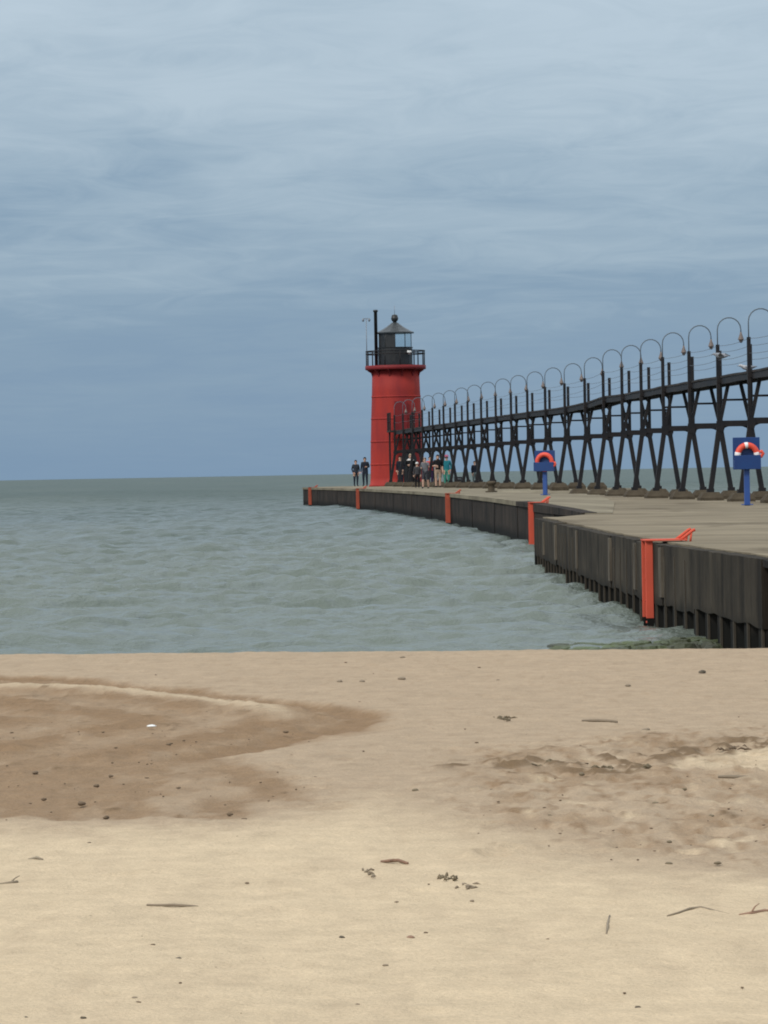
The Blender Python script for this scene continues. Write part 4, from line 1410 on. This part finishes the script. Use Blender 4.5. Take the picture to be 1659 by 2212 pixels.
def gull(loc, rotz, label, flying):
    root = empty('gull', loc, rotz)
    tag(root, label, 'gull')
    bm = bmesh.new()
    add_tube(bm, [(0, -0.24, 0.02), (0, -0.14, 0.01), (0, -0.03, 0.0), (0, 0.08, 0.02), (0, 0.15, 0.06), (0, 0.20, 0.075), (0, 0.245, 0.065)], [0.012, 0.045, 0.07, 0.062, 0.042, 0.036, 0.008], 10)
    obj('body', finish(bm, 'body', True), root, 'gull_grey' if flying else 'gull_white')
    for s_ in (-1, 1):
        if flying:
            rib = [((0.05, 0.05), (0.05, -0.10), 0.03), ((0.28, 0.08), (0.28, -0.06), 0.10), ((0.52, 0.01), (0.50, -0.08), 0.07), ((0.66, -0.10), (0.66, -0.11), 0.04)]
            bm = bmesh.new()
            rows = []
            for (x0, y0), (x1, y1), z in rib:
                rows.append([bm.verts.new((s_ * x0, y0, z)), bm.verts.new((s_ * x1, y1, z - 0.004)), bm.verts.new((s_ * x1, y1, z - 0.012)), bm.verts.new((s_ * x0, y0, z - 0.024))])
            for a, b in zip(rows, rows[1:]):
                for k in range(4):
                    bm.faces.new((a[k], a[(k + 1) % 4], b[(k + 1) % 4], b[k]))
            bm.faces.new(rows[0]); bm.faces.new(rows[-1][::-1])
            obj('wing', finish(bm, 'wing'), root, 'gull_grey')
        else:
            obj('wing', tube_me('wing', [(s_ * 0.045, 0.07, 0.03), (s_ * 0.062, -0.05, 0.025), (s_ * 0.035, -0.20, 0.03), (s_ * 0.01, -0.30, 0.04)], [0.02, 0.045, 0.03, 0.006], 8), root, 'gull_grey')
            obj('leg', tube_me('leg', [(s_ * 0.025, 0.0, -0.04), (s_ * 0.025, 0.01, -0.125)], 0.008, 5), root, 'lamp')
    obj('beak', tube_me('beak', [(0, 0.235, 0.066), (0, 0.285, 0.055)], [0.012, 0.003], 6), root, 'lamp')


gull((9.66, 106.0, 5.02), R(70), 'grey gull gliding past the walkway rails of the catwalk', True)
gull((10.22, 104.2, 4.63), R(100), 'gull perched on the catwalk walkway near the right edge', False)

# ------------------------------------------------------------------ weed at the foot of the near wall


def build_weed():
    bm = bmesh.new()
    r = random.Random(3)
    for k in range(230):
        u = r.random()
        x = 1.75 + 2.1 * u + r.uniform(-.1, .1)
        y = 38.2 + r.uniform(0, 1.6) + 0.6 * u
        hgt = 0.015 + 0.045 * (0.3 + 0.7 * max(0.0, math.sin((u - 0.25) * 4))) * r.random()
        n = 7
        rw, rd = r.uniform(0.06, 0.20), r.uniform(0.06, 0.2)
        ring = [bm.verts.new((x + rw * math.cos(6.283 * i / n) * r.uniform(.6, 1.2), y + rd * math.sin(6.283 * i / n) * r.uniform(.6, 1.2), -0.03)) for i in range(n)]
        mid = [bm.verts.new((x + (v.co.x - x) * 0.62, y + (v.co.y - y) * 0.62, hgt * r.uniform(0.5, 0.9))) for v in ring]
        top = bm.verts.new((x, y, hgt))
        for i in range(n):
            bm.faces.new((ring[i], ring[(i + 1) % n], mid[(i + 1) % n], mid[i]))
            bm.faces.new((mid[i], mid[(i + 1) % n], top))
    o = obj('washed_up_weed', finish(bm, 'washed_up_weed'), None, 'weed')
    tag(o, 'dark green weed washed up in the water at the foot of the near wall', 'weed', kind='stuff')


build_weed()

# ------------------------------------------------------------------ debris on the sand


def ground(x, y):
    return float(sand_base(np.array(x), np.array(y)))


def pebble_me(seed, flat=0.6):
    bm = bmesh.new()
    bmesh.ops.create_icosphere(bm, subdivisions=2, radius=1.0)
    r = random.Random(seed)
    a, b, c = r.uniform(2, 4), r.uniform(2, 4), r.uniform(0, 6)
    for v in bm.verts:
        k = 1 + 0.22 * math.sin(a * v.co.x + c) * math.sin(b * v.co.y + c * 2) + r.uniform(-.06, .06)
        v.co = Vector((v.co.x * k, v.co.y * k * 0.85, v.co.z * k * flat))
    return finish(bm, 'pebble', True)


PEB = [pebble_me(k, 0.62) for k in range(5)]


def peb(x, y, size, mat, label, group, name='pebble', cat='pebble', k=None):
    me = PEB[rng.randrange(5) if k is None else k].copy()
    o = obj(name, me, None, mat, (x, y, ground(x, y) + size * 0.1), rng.uniform(0, 6.28))
    size *= 0.85
    o.scale = (size * rng.uniform(0.8, 1.3), size * rng.uniform(0.8, 1.2), size * rng.uniform(0.7, 1.0))
    tag(o, label, cat, group)


G1 = 'pebbles on the pale foreground sand'
for x, y, sz, lb in (
        (-0.76, 11.83, .010, 'upper of two dark pebbles close together below the long flat grey twig'),
        (-0.66, 11.49, .012, 'lower, darker of two pebbles close together below the long flat grey twig'),
        (-0.16, 11.93, .012, 'dark pebble left of the reddish chip on the pale sand'),
        (-0.74, 10.68, .010, 'dark pebble low in the foreground, left of the middle'),
        (-1.02, 10.34, .009, 'dark pebble at the bottom edge of the sand nearest the left corner'),
        (-0.86, 10.32, .009, 'dark pebble at the bottom edge, right of the corner pebble'),
        (-0.02, 11.27, .009, 'dark pebble below the reddish chip near the middle'),
        (-1.02, 12.6, .010, 'brown pebble left of and below the long flat grey twig'),
        (-0.1, 10.47, .009, 'lowest dark pebble in the middle of the foreground'),
        (0.28, 12.84, .010, 'dark pebble just below the strung out dry stems'),
        (0.68, 10.32, .010, 'dark pebble low in the foreground at the right'),
        (-1.21, 14.96, .014, 'brown pebble on the pale sand just under the wet patch')):
    peb(x, y, sz, ('stone', 'drift', 'clod')[rng.choice((0, 0, 1, 2))], lb, G1)
G2 = 'clods in the trampled sand at right'
for x, y, sz, lb in (
        (1.04, 13.88, .017, 'dark clod above the wavy brown twig'),
        (1.22, 13.87, .016, 'dark clod with a short tail near the right edge above the thick reddish twig'),
        (0.93, 14.68, .016, 'left of two clods level with each other in the trampled sand'),
        (1.10, 14.65, .015, 'right of two clods level with each other in the trampled sand'),
        (0.68, 15.75, .017, 'clod at the left border of the trampled sand'),
        (1.16, 16.22, .020, 'lone dark clod in the middle of the trampled sand'),
        (0.92, 17.76, .020, 'dark clod under the broad weed clump'),
        (1.35, 15.63, .021, 'largest clod low in the trampled sand towards the right edge'),
        (1.34, 16.90, .016, 'clod between the dark stick and the lone clod below it'),
        (0.12, 17.05, .019, 'dark clod by the tip of the pale sand in the middle')):
    peb(x, y, sz, 'clod_dark', lb, G2, 'sand_clod', 'clod')
G3 = 'clods on the wet sand'
for x, y, sz, lb in (
        (-1.18, 19.98, .017, 'brown clod on the wet sand just below the white fragment'),
        (-1.74, 18.34, .018, 'clod on the wet sand nearest the left edge'),
        (-1.35, 18.08, .018, 'upper clod in the middle of the wet sand'),
        (-1.38, 17.56, .019, 'middle clod in the lower half of the wet sand'),
        (-1.57, 16.92, .016, 'clod low on the wet sand towards the left edge'),
        (-1.38, 16.68, .021, 'darkest clod low on the wet sand'),
        (-1.22, 16.02, .018, 'clod on the lower border of the wet sand'),
        (-0.69, 16.07, .019, 'left of a pair of clods at the right end of the lower wet border'),
        (-0.62, 15.85, .015, 'right of a pair of clods at the right end of the lower wet border'),
        (-0.57, 20.76, .019, 'brown clod in the right part of the wet sand near its tip')):
    peb(x, y, sz, 'clod', lb, G3, 'sand_clod', 'clod')
G4 = 'scraps on the far sand'
for x, y, sz, lb in (
        (0.12, 28.1, .026, 'dark scrap closest to the water line in the middle'),
        (0.10, 25.47, .028, 'dark scrap right of the pair on the far sand'),
        (0.75, 25.17, .020, 'small scrap on the far sand right of centre'),
        (1.58, 24.43, .026, 'scrap on the far sand left of the largest dark stone'),
        (-0.32, 25.23, .026, 'left scrap of the pair on the far sand in the middle'),
        (-0.17, 25.19, .026, 'right scrap of the pair on the far sand in the middle'),
        (1.42, 20.5, .028, 'scrap above the footprints, right of the straight brown stick')):
    peb(x, y, sz, 'drift', lb, G4, 'beach_scrap', 'scrap')
peb(2.18, 25.74, .040, 'stone', 'largest dark stone on the far sand at the right', None, 'beach_stone', 'stone')
peb(0.06, 11.9, .013, 'drift_red', 'reddish brown chip on the pale foreground sand', None, 'wood_chip', 'chip')
sh = obj('shell_fragment', PEB[1].copy(), None, 'white', (-1.35, 21.26, ground(-1.35, 21.26) + 0.008), 0.3)
sh.scale = (0.028, 0.020, 0.013)
tag(sh, 'white shell like fragment lying on the wet brown sand', 'shell')


def twig(pts, rad, mat, label, name='driftwood_twig', side=None):
    P = []
    for x, y, h in pts:
        P.append(Vector((x, y + rng.uniform(-.02, .02), ground(x, y) + h * 0.55)))
    c = P[0].copy()
    rads = [rad * (0.55 + 0.6 * math.sin(math.pi * (i + 0.7) / (len(P) + 0.6))) for i in range(len(P))]
    bm = bmesh.new()
    rad *= 0.42
    rads = [q * 0.42 for q in rads]
    add_tube(bm, [p - c for p in P], rads, 7)
    if side:
        i, dx, dy, dz = side
        add_tube(bm, [P[i] - c, P[i] - c + Vector((dx * .5, dy * .5, dz * .7)), P[i] - c + Vector((dx, dy, dz))], [rad * .6, rad * .45, rad * .25], 5)
    o = obj(name, finish(bm, name, True), None, mat, c)
    tag(o, label, 'twig')


twig([(-0.845, 12.86, .006), (-0.80, 12.83, .008), (-0.75, 12.84, .012), (-0.70, 12.81, .008), (-0.665, 12.80, .004)], .011, 'drift', 'long flat grey twig on the pale sand, left of centre')
twig([(-1.43, 13.55, .006), (-1.39, 13.58, .010), (-1.365, 13.60, .012)], .013, 'drift', 'short twig at the left edge of the pale sand', side=(1, .03, .05, .02))
twig([(-0.035, 14.10, .006), (0.0, 14.06, .016), (0.03, 14.09, .014), (0.065, 14.02, .006)], .014, 'drift_red', 'crooked reddish twig in the middle of the pale sand', side=(1, .02, -.1, .015))
twig([(0.725, 12.36, .006), (0.705, 12.15, .010), (0.695, 12.0, .008), (0.685, 11.88, .005)], .009, 'drift', 'thin grey twig pointing towards the camera on the pale sand')
twig([(0.915, 12.34, .004), (0.96, 12.38, .008), (1.0, 12.46, .014), (1.04, 12.48, .016), (1.08, 12.40, .010), (1.125, 12.31, .004)], .010, 'drift', 'wavy brown twig on the pale sand at the right')
twig([(1.15, 12.30, .006), (1.19, 12.33, .014), (1.24, 12.35, .016), (1.32, 12.34, .008)], .013, 'drift_red', 'thick reddish twig with a pale end at the right edge', side=(1, .03, .02, .03))
twig([(1.11, 21.26, .008), (1.17, 21.22, .014), (1.24, 21.16, .018), (1.30, 21.12, .010)], .018, 'drift', 'straight brown stick on the firm sand right of centre')
twig([(1.545, 17.43, .014), (1.60, 17.41, .020), (1.65, 17.40, .016), (1.70, 17.40, .008)], .020, 'drift', 'dark stick beside the trampled track at the right')
twig([(-1.40, 14.38, .004), (-1.37, 14.42, .014), (-1.345, 14.37, .004)], .014, 'drift_pale', 'curved pale scrap of bark near the left edge')


def clump(x, y, w, d, h, n, mat, label, seed):
    """A tangle of short dry stems and crumbs."""
    r = random.Random(seed)
    root = empty('dried_weed_clump', (x, y, ground(x, y)))
    tag(root, label, 'weed clump')
    for k in range(n):
        a = r.uniform(0, 6.28)
        q = math.sqrt(r.random())
        px, py = q * w * math.cos(a), q * d * math.sin(a)
        L = r.uniform(.3, .7) * w
        b = r.gauss(0, 0.6) + (math.pi if r.random() < .5 else 0)
        z0 = r.uniform(0.15, 0.42) * h
        obj('stem', tube_me('stem', [(px, py, z0 * .3), (px + L * .5 * math.cos(b), py + L * .5 * math.sin(b), z0), (px + L * math.cos(b), py + L * math.sin(b), z0 * .2)], [.002 + h * .06, .003 + h * .09, .001], 5), root, mat)


clump(-0.085, 13.72, .04, .16, .022, 9, 'drift', 'loose tangle of dry stems in the middle of the pale sand', 1)
clump(0.205, 13.5, .030, .10, .034, 16, 'clod_dark', 'dark greenish weed clump right of the middle of the pale sand', 2)
clump(0.27, 13.26, .05, .10, .018, 10, 'drift', 'strung out dry stems trailing from the dark weed clump', 3)
clump(0.66, 21.5, .07, .20, .03, 14, 'clod_dark', 'small weed clump alone on the firm sand in the centre', 4)
clump(0.73, 18.45, .10, .22, .035, 18, 'clod_dark', 'broad weed clump at the left end of the trampled track', 5)
clump(1.04, 18.0, .07, .16, .03, 14, 'clod_dark', 'weed clump below the middle of the trampled track', 6)
clump(1.24, 18.12, .06, .14, .035, 14, 'clod_dark', 'dark weed clump just left of the bare pale sand', 7)
clump(1.47, 19.0, .07, .16, .03, 14, 'clod', 'brown stems beside the footprints at the right', 8)
clump(1.77, 19.12, .09, .18, .035, 16, 'clod', 'matted brown stems at the right edge above the bare pale sand', 9)


def build_litter():
    """Crumbs of bark, shell and damp sand too small and many to count."""
    bm = bmesh.new()
    r = random.Random(17)
    pts = []
    for k in range(240):
        z = r.random()
        if z < 0.45:
            y = r.uniform(14.0, 19.8); x = r.uniform(0.35, 0.115 * y)
        elif z < 0.75:
            y = r.uniform(16.0, 21.0); x = r.uniform(-0.115 * y, -0.35)
        else:
            y = 9.6 * (2.9 ** r.random()); x = r.uniform(-0.115 * y, 0.115 * y)
        pts.append((x, y, r.uniform(0.002, 0.006) * (0.6 + y / 28)))
    for x, y, q in pts:
        m = Matrix.Translation((x, y, ground(x, y) + q * 0.4)) @ Matrix.Rotation(r.uniform(0, 3), 4, 'Z') @ Matrix.Diagonal((q * r.uniform(0.8, 2.2), q, q * 0.6, 1))
        bmesh.ops.create_icosphere(bm, subdivisions=1, radius=1.0, matrix=m)
    o = obj('sand_litter', finish(bm, 'sand_litter', True), None, 'clod')
    tag(o, 'tiny crumbs of bark and damp sand scattered over the beach', 'litter', kind='stuff')


build_litter()
